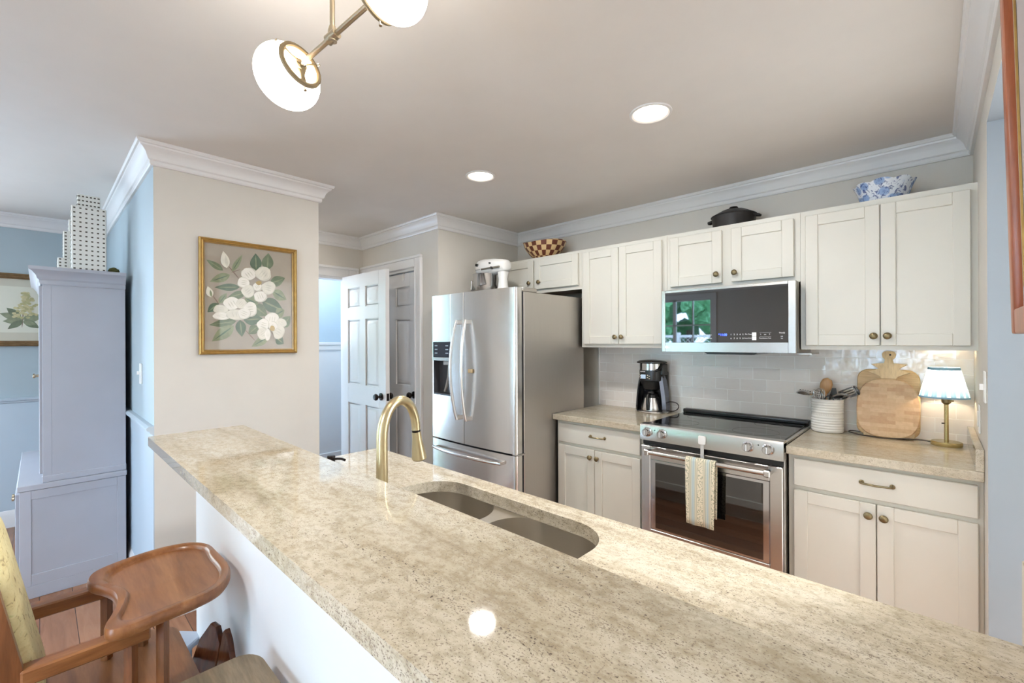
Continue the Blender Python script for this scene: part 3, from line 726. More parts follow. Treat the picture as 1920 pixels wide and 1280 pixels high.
x1_ = TOW.mix((1, 1, 1, 1), None, pr_, 'Color', band, 'Color'); x2_ = TOW.mix(rp, 'Color', x1_, 2, 0.9, mode='MULTIPLY'); TOW.link(x2_, 2, TOW.b, 'Base Color'); TOW.set(rough=0.9); TOW = TOW.m
t = tag(None or thing('dish_towel', 'cream and blue striped dish towel hanging over the oven handle', 'towel', (-0.885, HY, 0.788)), 'cream and blue striped dish towel hanging over the oven handle', 'towel')
def towel(zf, zb):
    prof = [(-0.0165, zf)]
    n = 10
    for i in range(n + 1): prof.append((-0.0165 - 0.004 * math.sin(PI * (1 - i / n)) , zf + (0.788 - zf) * i / n))
    prof = prof[1:]
    for i in range(1, 9): a = PI - PI * i / 8; prof.append((0.0162 * math.cos(a), 0.788 + 0.0162 * math.sin(a)))
    for i in range(1, 9): prof.append((0.0162 + 0.003 * math.sin(PI * i / 8), 0.788 - (0.788 - zb) * i / 8))
    return prof
b = B(); rows = []
for y, z in towel(0.458, 0.50):
    row = []
    for k in range(25):
        s_ = k / 24; dz = max(0, (0.788 - z)) / 0.33
        x = -0.965 + 0.152 * s_ * (1 - 0.07 * dz) + 0.006 * dz
        yy = HY + y + 0.0035 * dz * math.sin(s_ * 11 + 1) * (1 if y < 0 else -0.4) - (0.004 if y < 0 else 0) * dz
        row.append(Vector((x, yy, z)))
    rows.append(row)
th = 0.0018
back = [[p + Vector((0, 0, 0)) for p in r] for r in rows]
b.loft(rows, closed=False, cap0=False, cap1=False)
o = b.done('cloth', TOW, t, smooth=60)
sm = o.modifiers.new('thick', 'SOLIDIFY'); sm.thickness = 0.0025; sm.offset = 1

# ---------------------------------------------------------------- microwave
t = thing('microwave', 'stainless over-the-range microwave with dark mirrored door', 'microwave', (-0.886, 2.9, 1.35))
MX0, MX1, MYF = -1.2515, -0.5225, 2.70
b = B(); b.box(MX0 + 0.006, MX1 - 0.004, 2.745, YW - 0.013, 1.352, 1.7345, 0.002); b.done('body', STEELS, t)
b = B(); b.box(MX0 + 0.004, MX1 - 0.001, 2.728, 2.745, 1.352, 1.733, 0.002); b.done('side_gasket', BLACK, t)
gx0, gx1, gz0, gz1 = -1.229, -0.5585, 1.4105, 1.7165
b = B()
b.box(MX0, gx0, MYF, 2.728, 1.352, 1.734, 0.002); b.box(gx1, MX1, MYF, 2.728, 1.352, 1.734, 0.002); b.box(gx0, gx1, MYF, 2.728, 1.352, gz0, 0.002); b.box(gx0, gx1, MYF, 2.728, gz1, 1.734, 0.002); b.box(gx0, gx1, 2.715, 2.728, gz0, gz1)
o = b.done('door', STEEL, t)
MIRG = NT('dark_mirror_glass'); MIRG.set(L((16, 15, 14)), 0.02, 0.0, IOR=2.1); MIRG = MIRG.m
b = B(); b.box(gx0, gx1, MYF + 0.0015, MYF + 0.01, gz0, gz1); g = b.done('glass', MIRG, o, label='dark reflective glass with touch controls')
ICON = emit('icon_print', (205, 205, 205), 0.55); BLUE = emit('blue_clock_digits', (60, 90, 255), 6.0)
tx = lambda body, size, x, z, mt=ICON: text('lettering', body, size, (x, MYF + 0.001, z), mt, g)
u2x = lambda u: -0.9455 + (u - 1346) * 0.00289   # along the control strip
def mwx(u):
    a = math.atan((u - 960) / 838.56) - 0.757109; return 2.70 * math.tan(a)
tx('11:00', 0.017, mwx(1356.5), 1.4535, BLUE); tx('*', 0.016, mwx(1348), 1.4545, BLUE)
for i, u in enumerate((1370.5, 1376.5, 1382, 1387.5, 1393)):
    tx('12345'[i], 0.011, mwx(u), 1.4545); tx('67890'[i], 0.011, mwx(u), 1.4325)
for u, a_, c_ in ((1309, 'Pop', 'corn'), (1316.5, 'Melt', 'Soften'), (1325, 'Warm', 'Reheat'), (1332, 'Auto', 'Cook')):
    tx(a_, 0.0085, mwx(u), 1.4545); tx(c_, 0.0075, mwx(u), 1.4335)
tx('Fan', 0.009, mwx(1399), 1.456); tx('Power', 0.0075, mwx(1399), 1.4335); tx('Time', 0.009, mwx(1406), 1.455); tx('Clock', 0.0075, mwx(1406), 1.4335)
B().box(mwx(1410), mwx(1418), MYF + 0.0007, MYF + 0.0013, 1.4445, 1.465).done('stop_key', ICON, g)
B().box(mwx(1410), mwx(1418), MYF + 0.0007, MYF + 0.0013, 1.4225, 1.443).done('start_key', ICON, g)
for u, a_ in ((1426.5, 'L'), (1434.5, 'on'), (1443, 'F')): tx(a_, 0.0095, mwx(u), 1.4535)
for u, a_ in ((1426.5, 'Timer'), (1434.5, 'Options'), (1443, 'Vent')): tx(a_, 0.0075, mwx(u), 1.433)
for z in (1.463, 1.4415): B().box(mwx(1424), mwx(1446), MYF + 0.0009, MYF + 0.0013, z, z + 0.0006).done('key_divider', ICON, g)
tx('ThinQ', 0.0105, mwx(1466), 1.4605); tx('LG', 0.008, mwx(1466), 1.441); tx('App', 0.006, mwx(1466), 1.431)
LOGO = plain('logo_white', (245, 245, 245), 0.4, var=0)
lg = text('logo', 'LG', 0.019, (mwx(1255.5), MYF - 0.0006, 1.381), LOGO, o)
b = B(); b.lathe([(0.001, 0), (0.0095, 0), (0.0095, 0.0006), (0.001, 0.0006)], (mwx(1249.5), MYF - 0.0001, 1.381), 24, Mx); b.done('logo_disc', LOGO, o)
b = B(); b.loft([[Vector((-0.995 + q, y, 1.3515)) for y in (2.72,)] + [Vector((-0.995 + q, 2.98, 1.3515)), Vector((-0.705 - q, 2.98, 1.3515)), Vector((-0.705 - q, 2.72, 1.3515))] if False else [Vector((-0.995 + q, 2.712, z)), Vector((-0.995 + q, 2.98, z)), Vector((-0.705 - q, 2.98, z)), Vector((-0.705 - q, 2.712, z))] for q, z in ((0, 1.3525), (0.02, 1.341))]); b.done('vent_tray', BLACK, t)
B().box(-0.53, -0.47, 2.79, 3.0, 1.3445, 1.3515).done('mount_bracket', STEELS, t)

# ---------------------------------------------------------------- refrigerator
t = thing('refrigerator', 'stainless french-door refrigerator with bottom freezer drawer and ice dispenser', 'refrigerator', (-2.4, 2.5, 0))
FX0, FX1 = -2.851, -1.947
b = B(); b.box(FX0 + 0.008, FX1, 2.175, 2.86, 0.03, 1.748, 0.004); b.box(FX0 + 0.05, FX1 - 0.05, 2.2, 2.84, 0, 0.03); b.done('body', STEELS, t)
b = B(); b.box(FX0 + 0.012, FX1 - 0.006, 2.157, 2.175, 0.05, 1.745); b.done('gasket', GASKET, t)
fc = (FX0 + FX1) / 2
def fy(x): return 2.100 - 0.020 * (1 - ((x - fc) / 0.452) ** 2)
def curved_front(x0, x1, z0, z1, rl, rr, hole=None):
    """door slab with a gently bowed front; rl / rr round its left and right edges"""
    N = 22; pts = []
    def add(x, y): pts.append((x, y))
    add(x0, 2.157)
    if rl:
        for i in range(7): a = PI + PI / 2 * i / 6; add(x0 + rl + rl * math.cos(a), fy(x0) + rl + rl * math.sin(a) * 1.0)
    else: add(x0, fy(x0) + 0.002); add(x0 + 0.002, fy(x0))
    xa, xb = x0 + (rl or 0.003), x1 - (rr or 0.003)
    for i in range(1, N): x = xa + (xb - xa) * i / N; add(x, fy(x))
    if rr:
        for i in range(7): a = -PI / 2 + PI / 2 * i / 6; add(x1 - rr + rr * math.cos(a), fy(x1) + rr + rr * math.sin(a))
    else: add(x1 - 0.002, fy(x1)); add(x1, fy(x1) + 0.002)
    add(x1, 2.157)
    b = B(); b.loft([[Vector((x, y, z)) for x, y in pts] for z in (z0, z1)]); return b
HXS = (-2.806, -2.594, 1.018, 1.42)
b = curved_front(FX0, HXS[0], 0.692, 1.771, 0.02, 0)
for part in (curved_front(HXS[1], -2.4425, 0.692, 1.771, 0, 0), curved_front(HXS[0], HXS[1], 0.692, HXS[2], 0, 0), curved_front(HXS[0], HXS[1], HXS[3], 1.771, 0, 0)):
    me = bpy.data.meshes.new('tmp'); part.bm.to_mesh(me); part.bm.free(); b.bm.from_mesh(me); bpy.data.meshes.remove(me)
b.box(HXS[0], HXS[1], 2.15, 2.157, HXS[2], HXS[3])
dl = b.done('door', STEELV, t, smooth=25)
dr_ = curved_front(-2.4375, FX1 - 0.004, 0.692, 1.771, 0, 0.022).done('door', STEELV, t, smooth=40)
dz = curved_front(FX0, FX1 - 0.004, 0.06, 0.680, 0.02, 0.022).done('freezer_drawer', STEELV, t, smooth=40)
b = B(); b.box(FX0, FX1, 2.11, 2.175, 0.02, 0.055, 0.004); b.done('kick_grille', GASKET, t)
# dispenser
DISP = plain('dark_blue_display', (40, 48, 62), 0.1, var=0.02); RECESS = plain('dispenser_recess', (74, 74, 78), 0.4, var=0.03)
b = B(); b.box(HXS[0], HXS[1], 2.083, 2.15, 1.303, HXS[3], 0.002); dsp = b.done('dispenser_display', DISP, dl)
ICO2 = plain('dispenser_icons', (150, 170, 185), 0.4, var=0)
for i in range(3):
    for x in (-2.765, -2.635): B().box(x - 0.016, x + 0.016, 2.082, 2.083, 1.33 + i * 0.028, 1.338 + i * 0.028).done('icon', ICO2, dsp)
b = B(); b.box(HXS[0], HXS[1], 2.080, 2.15, 1.277, 1.303, 0.002); b.done('dispenser_shelf', STEEL, dl)
b = B(); b.box(HXS[0], HXS[0] + 0.004, 2.088, 2.15, HXS[2], 1.277); b.box(HXS[1] - 0.004, HXS[1], 2.088, 2.15, HXS[2], 1.277); b.box(HXS[0], HXS[1], 2.145, 2.15, HXS[2], 1.277); b.box(HXS[0], HXS[1], 2.088, 2.15, HXS[2], HXS[2] + 0.012); b.done('dispenser_recess', RECESS, dl)
PADM = plain('pale_dispenser_paddle', (176, 172, 166), 0.35)
b = B(); b.box(-2.70, -2.62, 2.098, 2.145, 1.245, 1.277, 0.004); b.tube([(-2.65, 2.12, 1.25), (-2.652, 2.115, 1.16), (-2.672, 2.112, 1.09), (-2.692, 2.112, 1.045)], 0.014, 10, flat=0.6); b.done('paddle', PADM, dl)
for par, x, bow in ((dl, -2.492, -0.022), (dr_, -2.392, 0.0)):
    pth = []
    for i in range(17):
        s_ = i / 16; k = math.sin(PI * s_)
        pth.append((x + bow * k, fy(x) - 0.022 - 0.042 * k ** 0.8, 0.862 + 0.712 * s_))
    b = B(); b.tube(pth, 0.0125, 14, flat=0.8)
    for i in (0, 16): p = pth[i]; b.box(p[0] - 0.011, p[0] + 0.011, p[1] - 0.004, fy(x) + 0.002, p[2] - (0 if i == 0 else 0.03), p[2] + (0.03 if i == 0 else 0), 0.003)
    b.done('handle', STEELV, par)
LATCHM = plain('tan_plastic_clip', (186, 160, 120), 0.4)
t2 = thing('refrigerator_door_clip', 'small tan clip stuck between the refrigerator door handles', 'clip', (-2.366, 2.08, 1.214))
b = B(); b.box(-2.384, -2.338, 2.066, 2.0792, 1.200, 1.228, 0.004); b.done('clip_body', LATCHM, t2)
pth = []
for i in range(17):
    s_ = i / 16; x = -2.79 + 0.73 * s_; k = math.sin(PI * s_)
    pth.append((x, fy(x) - 0.022 - 0.03 * k ** 0.8, 0.622))
b = B(); b.tube(pth, 0.0125, 14)
for i in (0, 16): p = pth[i]; b.box(p[0] - (0 if i == 0 else 0.03), p[0] + (0.03 if i == 0 else 0), p[1] - 0.004, fy(p[0]) + 0.004, p[2] - 0.011, p[2] + 0.011, 0.003)
b.done('handle', STEELV, dz)
for x0, x1 in ((FX0 + 0.02, -2.72), (-2.11, FX1 - 0.002)):
    B().box(x0, x1, 2.165, 2.31, 1.7485, 1.775, 0.004).done('hinge_cover', STEELS, t)
B().box(FX1 - 0.05, FX1 + 0.004, 2.11, 2.18, 0.679, 0.693, 0.003).done('hinge', CHROME, t)

# ---------------------------------------------------------------- coffee maker and carafe
CX, CY, Z0 = -1.468, 3.005, 0.9145
BSTEEL = plain('blue_tinted_steel', (120, 126, 140), 0.16, 1.0, var=0.03)
t = thing('coffee_maker', 'black and steel drip coffee maker in front of the tile, left of the range', 'coffee maker', (CX, CY, Z0))
b = B(); b.lathe([(0.001, 0), (0.117, 0), (0.119, 0.004), (0.115, 0.011), (0.001, 0.012)], (CX, CY, Z0), 40, sy=0.72); b.done('base_plate', STEEL, t)
for s in (-1, 1):
    b = B(); rings = []
    for i in range(13):
        z = 0.011 + 0.248 * i / 12; xo = 0.114 - 0.030 * (i / 12) ** 1.7; w = 0.020
        ring = []
        for (dx_, dy_) in ((xo, -0.020), (xo, 0.045), (xo - w, 0.045), (xo - w, -0.036)):
            ring.append(Vector((CX + s * dx_, CY + dy_, Z0 + z)))
        rings.append(ring)
    b.loft(rings); b.done('side_column', BSTEEL, t)
b = B(); b.box(CX - 0.09, CX + 0.09, CY + 0.035, CY + 0.085, Z0 + 0.011, Z0 + 0.29, 0.01, 2); b.done('rear_tank', BLACK, t)
b = B(); b.lathe([(0.001, 0.158), (0.05, 0.158), (0.062, 0.165), (0.078, 0.205), (0.083, 0.222)], (CX, CY, Z0), 36, sy=0.85, cap1=True); b.done('brew_basket', BLACK, t)
b = B(); b.lathe([(0.083, 0.223), (0.087, 0.226), (0.088, 0.290), (0.087, 0.3)], (CX, CY, Z0), 36, sy=0.85); hd = b.done('brew_head', BLACK, t)
b = B(); b.lathe([(0.0868, 0.3), (0.0868, 0.345)], (CX, CY, Z0), 36, sy=0.85); b.done('steel_band', CHROME, t)
b = B(); b.tube([(CX + 0.06, CY - 0.066, Z0 + 0.296), (CX + 0.078, CY - 0.05, Z0 + 0.305), (CX + 0.092, CY - 0.02, Z0 + 0.345)], 0.008, 8); b.box(CX + 0.074, CX + 0.096, CY - 0.03, CY + 0.05, Z0 + 0.265, Z0 + 0.345, 0.006); b.done('spout_side', BLACK, t)
b = B(); b.lathe([(0.086, 0.344), (0.108, 0.350), (0.108, 0.357), (0.09, 0.366), (0.03, 0.372), (0.001, 0.373)], (CX, CY, Z0), 40, sy=0.8); b.done('lid', plain('grey_lid', (74, 72, 70), 0.25, 0.2), t)
LCD = emit('lcd_screen', (170, 190, 210), 0.35); BTN = plain('pale_buttons', (220, 205, 185), 0.4, var=0)
yb = CY - 0.0755
B().box(CX - 0.047, CX - 0.01, yb - 0.0005, yb + 0.006, Z0 + 0.240, Z0 + 0.269, 0.001).done('display', LCD, hd)
for px, pz in ((-0.067, 0.266), (-0.058, 0.258), (-0.067, 0.249), (-0.058, 0.241), (0.004, 0.265), (0.017, 0.259), (0.004, 0.249), (0.017, 0.242)):
    yy = CY - 0.0748 * math.sqrt(max(0, 1 - (px / 0.088) ** 2))
    B().box(CX + px - 0.0045, CX + px + 0.0045, yy - 0.0015, yy + 0.006, Z0 + pz - 0.003, Z0 + pz + 0.003, 0.001).done('button', BTN, hd)
text('lettering', 'BEHMOR', 0.009, (CX - 0.03, yb - 0.0012, Z0 + 0.2895), ICON, hd)
b = B(); b.tube(bez((CX + 0.08, CY + 0.07, Z0 + 0.07), (CX + 0.19, CY + 0.08, Z0 + 0.095), (CX + 0.20, CY + 0.04, Z0 + 0.01), (CX + 0.10, CY + 0.06, Z0 + 0.008), 18), 0.0032, 8); b.done('power_cord', CORD, t)
t = thing('coffee_carafe', 'brushed steel thermal carafe with black handle inside the coffee maker', 'carafe', (CX, CY - 0.012, Z0 + 0.0125))
b = B(); b.lathe([(0.001, 0), (0.068, 0), (0.072, 0.004), (0.072, 0.02), (0.064, 0.055), (0.052, 0.092)], (CX, CY - 0.012, Z0 + 0.0125), 36, sy=0.85); b.done('body', STEELV, t)
b = B(); b.lathe([(0.0522, 0.092), (0.046, 0.114), (0.03, 0.12), (0.026, 0.134), (0.02, 0.138), (0.001, 0.138)], (CX, CY - 0.012, Z0 + 0.0125), 36, sy=0.85); b.done('lid', BLACK, t)
b = B(); q = Z0 + 0.0125; yh = CY - 0.012
b.tube([(CX + 0.006, yh - 0.03, q + 0.118), (CX + 0.01, yh - 0.062, q + 0.116), (CX + 0.012, yh - 0.078, q + 0.095), (CX + 0.012, yh - 0.082, q + 0.05), (CX + 0.012, yh - 0.076, q + 0.012)], 0.0105, 12); b.done('handle', BLACK, t)

# ---------------------------------------------------------------- crock with utensils
KX, KY, KZ = -0.435, 3.012, 0.9145
t = thing('utensil_crock', 'oval white ribbed ceramic crock holding utensils, between range and cutting boards', 'crock', (KX, KY, KZ))
prof = [(0.001, 0), (0.070, 0), (0.074, 0.004)]
N = 12
for i in range(N):
    z0 = 0.006 + i * 0.1405 / N * 1.2; h = 0.1405 / N * 1.2
    if i == 6: prof += [(0.0745, z0), (0.0745, z0 + h)]; continue
    prof += [(0.0735, z0), (0.0762, z0 + h * 0.3), (0.0762, z0 + h * 0.7), (0.0735, z0 + h * 0.98)]
prof += [(0.0765, 0.178), (0.076, 0.182), (0.072, 0.182), (0.069, 0.17), (0.068, 0.012), (0.001, 0.010)]
B().lathe(prof, (KX, KY, KZ), 44, sy=0.92, cap0=True, cap1=True).done('pot', WHITE, t, smooth=50)
EMB = plain('embossed_glaze', (214, 211, 204), 0.25, var=0)
for i, chh in enumerate('UTENSILS'):
    px = -0.038 + i * 0.0108; a = math.asin(px / 0.0745)
    text('lettering', chh, 0.013, (KX + px, KY - 0.0690 * math.cos(a) - 0.0002, KZ + 0.0985), EMB, t, rot=(PI / 2, 0, a))
SPW = wood('beech_spoon', (176, 130, 84), (190, 146, 98), (204, 164, 116), 'z')
G = 'utensils in the white crock'
rz = KZ + 0.014
t = thing('wooden_spoon', 'wooden spoon standing highest in the white crock', 'spoon', (KX - 0.01, KY + 0.02, rz), G)
b = B(); P0, P1 = Vector((KX + 0.02, KY - 0.01, rz)), Vector((KX - 0.015, KY + 0.035, rz + 0.20)); b.tube([P0, P1], 0.0055, 10)
b.done('handle', SPW, t)
b = B(); Mt = Matrix.Translation(P1 + Vector((0.004, 0.002, 0.035))) @ Matrix.Rotation(math.radians(10), 4, 'Y'); b.lathe([(0.001, -0.052), (0.016, -0.042), (0.028, -0.012), (0.029, 0.014), (0.021, 0.036), (0.001, 0.046)], (0, 0, 0), 20, Mt, sy=0.28); b.done('bowl', SPW, t)
def ladle(name, label, p0, p1, tip, rb, slotted, rot):
    t = thing(name, label, 'utensil', p0, G)
    b = B(); b.tube([p0, p1, tip], 0.0042, 8, flat=0.7); b.done('handle', CHROME, t)
    b = B(); b.lathe([(0.001, -0.34 * rb), (0.5 * rb, -0.29 * rb), (0.85 * rb, -0.1 * rb), (rb, 0.08 * rb), (rb * 0.96, 0.08 * rb), (0.82 * rb, -0.06 * rb), (0.46 * rb, -0.23 * rb), (0.001, -0.27 * rb)], (0, 0, 0), 28, rot); b.done('bowl', CHROME, t, smooth=60)
    if slotted:
        b = B()
        for k in range(-2, 3): b.sphere(tuple(rot @ Vector((0.30 * rb * k, -0.62 * rb if abs(k) < 2 else -0.5 * rb, -0.19 * rb))), 0.0042, 8, 6)
        b.done('hole', BLACK, t)
T = Matrix.Translation
c = Vector((KX - 0.105, KY - 0.02, KZ + 0.208))
ladle('skimmer', 'steel perforated skimmer leaning left out of the white crock over the range', (KX + 0.03, KY + 0.01, rz), (KX - 0.055, KY - 0.01, KZ + 0.192), (KX - 0.07, KY - 0.015, KZ + 0.209), 0.040, True, T(c) @ Matrix.Rotation(math.radians(186), 4, 'X') @ Matrix.Rotation(math.radians(-8), 4, 'Y'))
c = Vector((KX + 0.062, KY - 0.035, KZ + 0.203))
ladle('ladle', 'shiny steel ladle leaning right out of the white crock', (KX - 0.03, KY + 0.01, rz), (KX + 0.02, KY - 0.02, KZ + 0.185), (KX + 0.036, KY - 0.03, KZ + 0.205), 0.040, False, T(c) @ Matrix.Rotation(math.radians(165), 4, 'X') @ Matrix.Rotation(math.radians(14), 4, 'Y'))
t = thing('slotted_turner', 'slotted steel turner behind the ladle in the white crock', 'utensil', (KX, KY, rz), G)
p1 = Vector((KX + 0.06, KY + 0.02, KZ + 0.2))
b = B(); b.tube([(KX - 0.03, KY, rz), tuple(p1)], 0.004, 8); b.done('handle', CHROME, t)
b = B(); Mt = T(p1) @ Matrix.Rotation(math.radians(62), 4, 'Y') @ Matrix.Rotation(math.radians(18), 4, 'X')
for x0, x1 in ((-0.026, -0.019), (-0.012, -0.006), (0.0, 0.006), (0.012, 0.026)): b.box(x0, x1, -0.001, 0.001, 0.02, 0.075, M=Mt)
b.plate(rrect(-0.026, 0.026, -0.004, 0.022, 0.008), 0.002, Mt); b.plate(rrect(-0.026, 0.026, 0.072, 0.094, 0.014), 0.002, Mt); b.done('blade', CHROME, t)
t = thing('wire_whisk', 'steel wire balloon whisk in the front of the white crock', 'whisk', (KX - 0.02, KY - 0.03, rz), G)
b = B(); b.tube([(KX - 0.005, KY - 0.02, rz), (KX - 0.022, KY - 0.035, rz + 0.135)], 0.006, 10); b.done('handle', CHROME, t)
b = B(); Mt = T((KX - 0.024, KY - 0.036, rz + 0.14)) @ Matrix.Rotation(math.radians(-8), 4, 'Y')
for k in range(5):
    a = PI * k / 5; pts = []
    for i in range(15):
        s_ = i / 14; ang = PI * s_; rr_ = 0.026 * math.sin(ang) ** 0.8; zz = 0.042 - 0.042 * math.cos(2 * PI * s_)
        sg = 1 if s_ <= 0.5 else -1
        w_ = 0.027 * math.sin(PI * min(1, (s_ if s_ < 0.5 else 1 - s_) * 2.0) * 0.78) * sg if s_ != 0.5 else 0
        pts.append(Mt @ Vector((w_ * math.cos(a), w_ * math.sin(a), zz)))
    b.tube(pts, 0.0012, 6)
b.done('wire_loops', CHROME, t)
t = thing('spatula', 'black slotted spatula behind the wooden spoon in the white crock', 'utensil', (KX + 0.02, KY + 0.03, rz), G)
b = B(); b.tube([(KX - 0.02, KY + 0.01, rz), (KX + 0.012, KY + 0.03, rz + 0.19)], 0.005, 8); b.done('handle', BLACK, t)
b = B(); b.plate([(-0.012, 0), (0.012, 0), (0.018, 0.03), (0.006, 0.056), (-0.012, 0.05)], 0.003, T((KX + 0.016, KY + 0.034, rz + 0.172)) @ Matrix.Rotation(math.radians(14), 4, 'Y'), 0.001); b.done('blade', BLACK, t)
t = thing('pasta_fork', 'dark pronged server at the rear left of the white crock', 'utensil', (KX - 0.03, KY + 0.03, rz), G)
b = B(); b.tube([(KX + 0.0, KY + 0.02, rz), (KX - 0.04, KY + 0.035, rz + 0.205)], 0.004, 8); b.done('handle', BLACK, t)
b = B()
for k in range(3): b.tube([(KX - 0.036, KY + 0.03, rz + 0.178 + k * 0.012), (KX - 0.062, KY + 0.022, rz + 0.182 + k * 0.012)], 0.0026, 6)
b.done('tines', BLACK, t)
t = thing('measuring_scoop', 'small black-handled ring at the rim of the white crock', 'utensil', (KX + 0.01, KY - 0.05, KZ + 0.15), G)
b = B(); pts = [(KX + 0.016 + 0.019 * math.cos(a_), KY - 0.05, KZ + 0.183 + 0.019 * math.sin(a_)) for a_ in [PI * i / 12 for i in range(13)]]
pts = [(KX - 0.003 + 0.0, KY - 0.045, KZ + 0.12)] + [(p[0], p[1], p[2]) for p in reversed(pts)] + [(KX + 0.035, KY - 0.045, KZ + 0.12)]
b.tube(pts, 0.0032, 8); b.done('loop_handle', BLACK, t)

# ---------------------------------------------------------------- cutting boards leaning on the tile
def lean(y0, deg, z0=0.9145): return Matrix.Translation((0, y0, z0)) @ Matrix.Rotation(math.radians(-deg), 4, 'X')
def endgrain():
    t = NT('end_grain_board'); t.set(rough=0.45)
    tc = t.node('ShaderNodeTexCoord'); sp = t.node('ShaderNodeSeparateXYZ'); cb = t.node('ShaderNodeCombineXYZ'); t.link(tc, 'Object', sp, 'Vector'); t.link(sp, 'X', cb, 'X'); t.link(sp, 'Z', cb, 'Y')
    br = t.node('ShaderNodeTexBrick')
    for k, q in (('Scale', 1.0), ('Brick Width', 0.068), ('Row Height', 0.0185), ('Mortar Size', 0.0003)): br.inputs[k].default_value = q
    br.inputs['Color1'].default_value = L((216, 186, 146)); br.inputs['Color2'].default_value = L((190, 152, 114)); br.inputs['Mortar'].default_value = L((194, 158, 120))
    t.link(cb, 'Vector', br, 'Vector')
    n = t.noise(cb, 60, 3); r = t.ramp(n, 'Fac', [(0.3, (0.86, 0.82, 0.78, 1)), (0.6, (1, 1, 1, 1))]); x = t.mix(br, 'Color', r, 'Color', 0.8, mode='MULTIPLY'); t.link(x, 2, t.b, 'Base Color'); return t.m
ENDG = endgrain()
MAPLE = wood('pale_maple', (198, 164, 116), (208, 176, 128), (216, 186, 140), 'x', rough=0.45)
BIRCH = wood('pale_birch', (220, 192, 146), (228, 202, 158), (234, 210, 168), 'z', rough=0.45)
def blob(w, h, p, cx, n=64, top=2.6):
    out = []
    for i in range(n):
        a = 2 * PI * i / n; c_, s_ = math.cos(a), math.sin(a)
        k = p if s_ < 0 else top
        out.append((cx + w * math.copysign(abs(c_) ** (2 / k), c_), h + h * math.copysign(abs(s_) ** (2 / k), s_)))
    return out
t = thing('cutting_board', 'big checkered end-grain cutting board, frontmost of the three leaning boards', 'cutting board', (-0.18, 2.985, 0.9145), 'cutting boards leaning on the tile')
B().plate(blob(0.127, 0.153, 3.0, -0.1785), 0.024, lean(2.985, 9, 0.9186), 0.005).done('panel', ENDG, t)
t = thing('cutting_board', 'pineapple shaped pale cutting board with a leafy crown, middle of the three', 'cutting board', (-0.18, 3.012, 0.9145), 'cutting boards leaning on the tile')
pa = [(-0.10, 0.0), (0.10, 0.0), (0.112, 0.10), (0.10, 0.22), (0.055, 0.285), (0.029, 0.304), (0.036, 0.318), (0.060, 0.330), (0.084, 0.340), (0.058, 0.350), (0.042, 0.358), (0.054, 0.370), (0.074, 0.382), (0.044, 0.386), (0.020, 0.388), (0.015, 0.408), (0.026, 0.420), (0.029, 0.436), (0.022, 0.449), (0.010, 0.453)]
poly = pa + [(-x, z) for x, z in pa[::-1] if abs(x) > 1e-6]
poly = [(-0.176 + x, z * 0.995) for x, z in poly]
B().plate(poly, 0.014, lean(3.012, 9, 0.917), 0.002).done('panel', BIRCH, t, smooth=25)
b = B(); Mt = lean(3.012, 9, 0.917) @ T((-0.170, -0.0006, 0.43)) @ Matrix.Rotation(PI / 2, 4, 'X'); b.lathe([(0.001, 0), (0.0045, 0), (0.0045, 0.001), (0.001, 0.001)], (0, 0, 0), 14, Mt); b.done('hanging_hole', BLACK, t)
t = thing('cutting_board', 'wide maple board with rounded shoulders, rearmost of the three leaning boards', 'cutting board', (-0.18, 3.03, 0.9145), 'cutting boards leaning on the tile')
B().plate(rrect(-0.308, -0.053, 0.0, 0.352, [0.055, 0.05, 0.05, 0.05], 8), 0.016, lean(3.0275, 9, 0.9173), 0.004).done('panel', MAPLE, t)

# ---------------------------------------------------------------- table lamp
LX, LY, LZ = 0.040, 2.985, 0.9145
t = thing('table_lamp', 'small lit brass table lamp with blue pleated shade in the counter corner', 'lamp', (LX, LY, LZ))
CREAMB = plain('cream_brass_lamp', (196, 178, 128), 0.25, 0.75, var=0.04)
B().lathe([(0.001, 0), (0.055, 0), (0.057, 0.003), (0.057, 0.016), (0.053, 0.020), (0.001, 0.021)], (LX, LY, LZ), 40).done('base', CREAMB, t)
B().lathe([(0.0085, 0.02), (0.008, 0.19), (0.0075, 0.2)], (LX, LY, LZ), 20).done('stem', CREAMB, t)
b = B(); b.lathe([(0.007, 0.195), (0.017, 0.205), (0.019, 0.235), (0.001, 0.237)], (LX, LY, LZ), 20); b.cyl((LX + 0.012, LY - 0.01, LZ + 0.216), (LX + 0.024, LY - 0.016, LZ + 0.216), 0.004, seg=8); b.done('socket', BRONZE, t)
b = B(); b.cyl((LX - 0.006, LY, LZ + 0.105), (LX - 0.016, LY - 0.004, LZ + 0.105), 0.0035, seg=10); b.done('switch', DARKM, t)
SHADE = NT('blue_pleated_shade')
tcd = SHADE.node('ShaderNodeTexCoord'); spp = SHADE.node('ShaderNodeSeparateXYZ'); SHADE.link(tcd, 'Object', spp, 'Vector')
at = SHADE.node('ShaderNodeMath', operation='ARCTAN2'); SHADE.link(spp, 'Y', at, 0); SHADE.link(spp, 'X', at, 1)
ml = SHADE.node('ShaderNodeMath', operation='MULTIPLY'); ml.inputs[1].default_value = 16.0; SHADE.link(at, 'Value', ml, 0)
sn = SHADE.node('ShaderNodeMath', operation='SINE'); SHADE.link(ml, 'Value', sn, 0)
rsh = SHADE.ramp(sn, 'Value', [(0.1, L((136, 180, 214))), (0.5, L((216, 230, 240)))])
n = SHADE.n; tl = SHADE.node('ShaderNodeBsdfTranslucent'); df = SHADE.node('ShaderNodeBsdfDiffuse'); mx = SHADE.node('ShaderNodeMixShader'); mx.inputs[0].default_value = 0.55
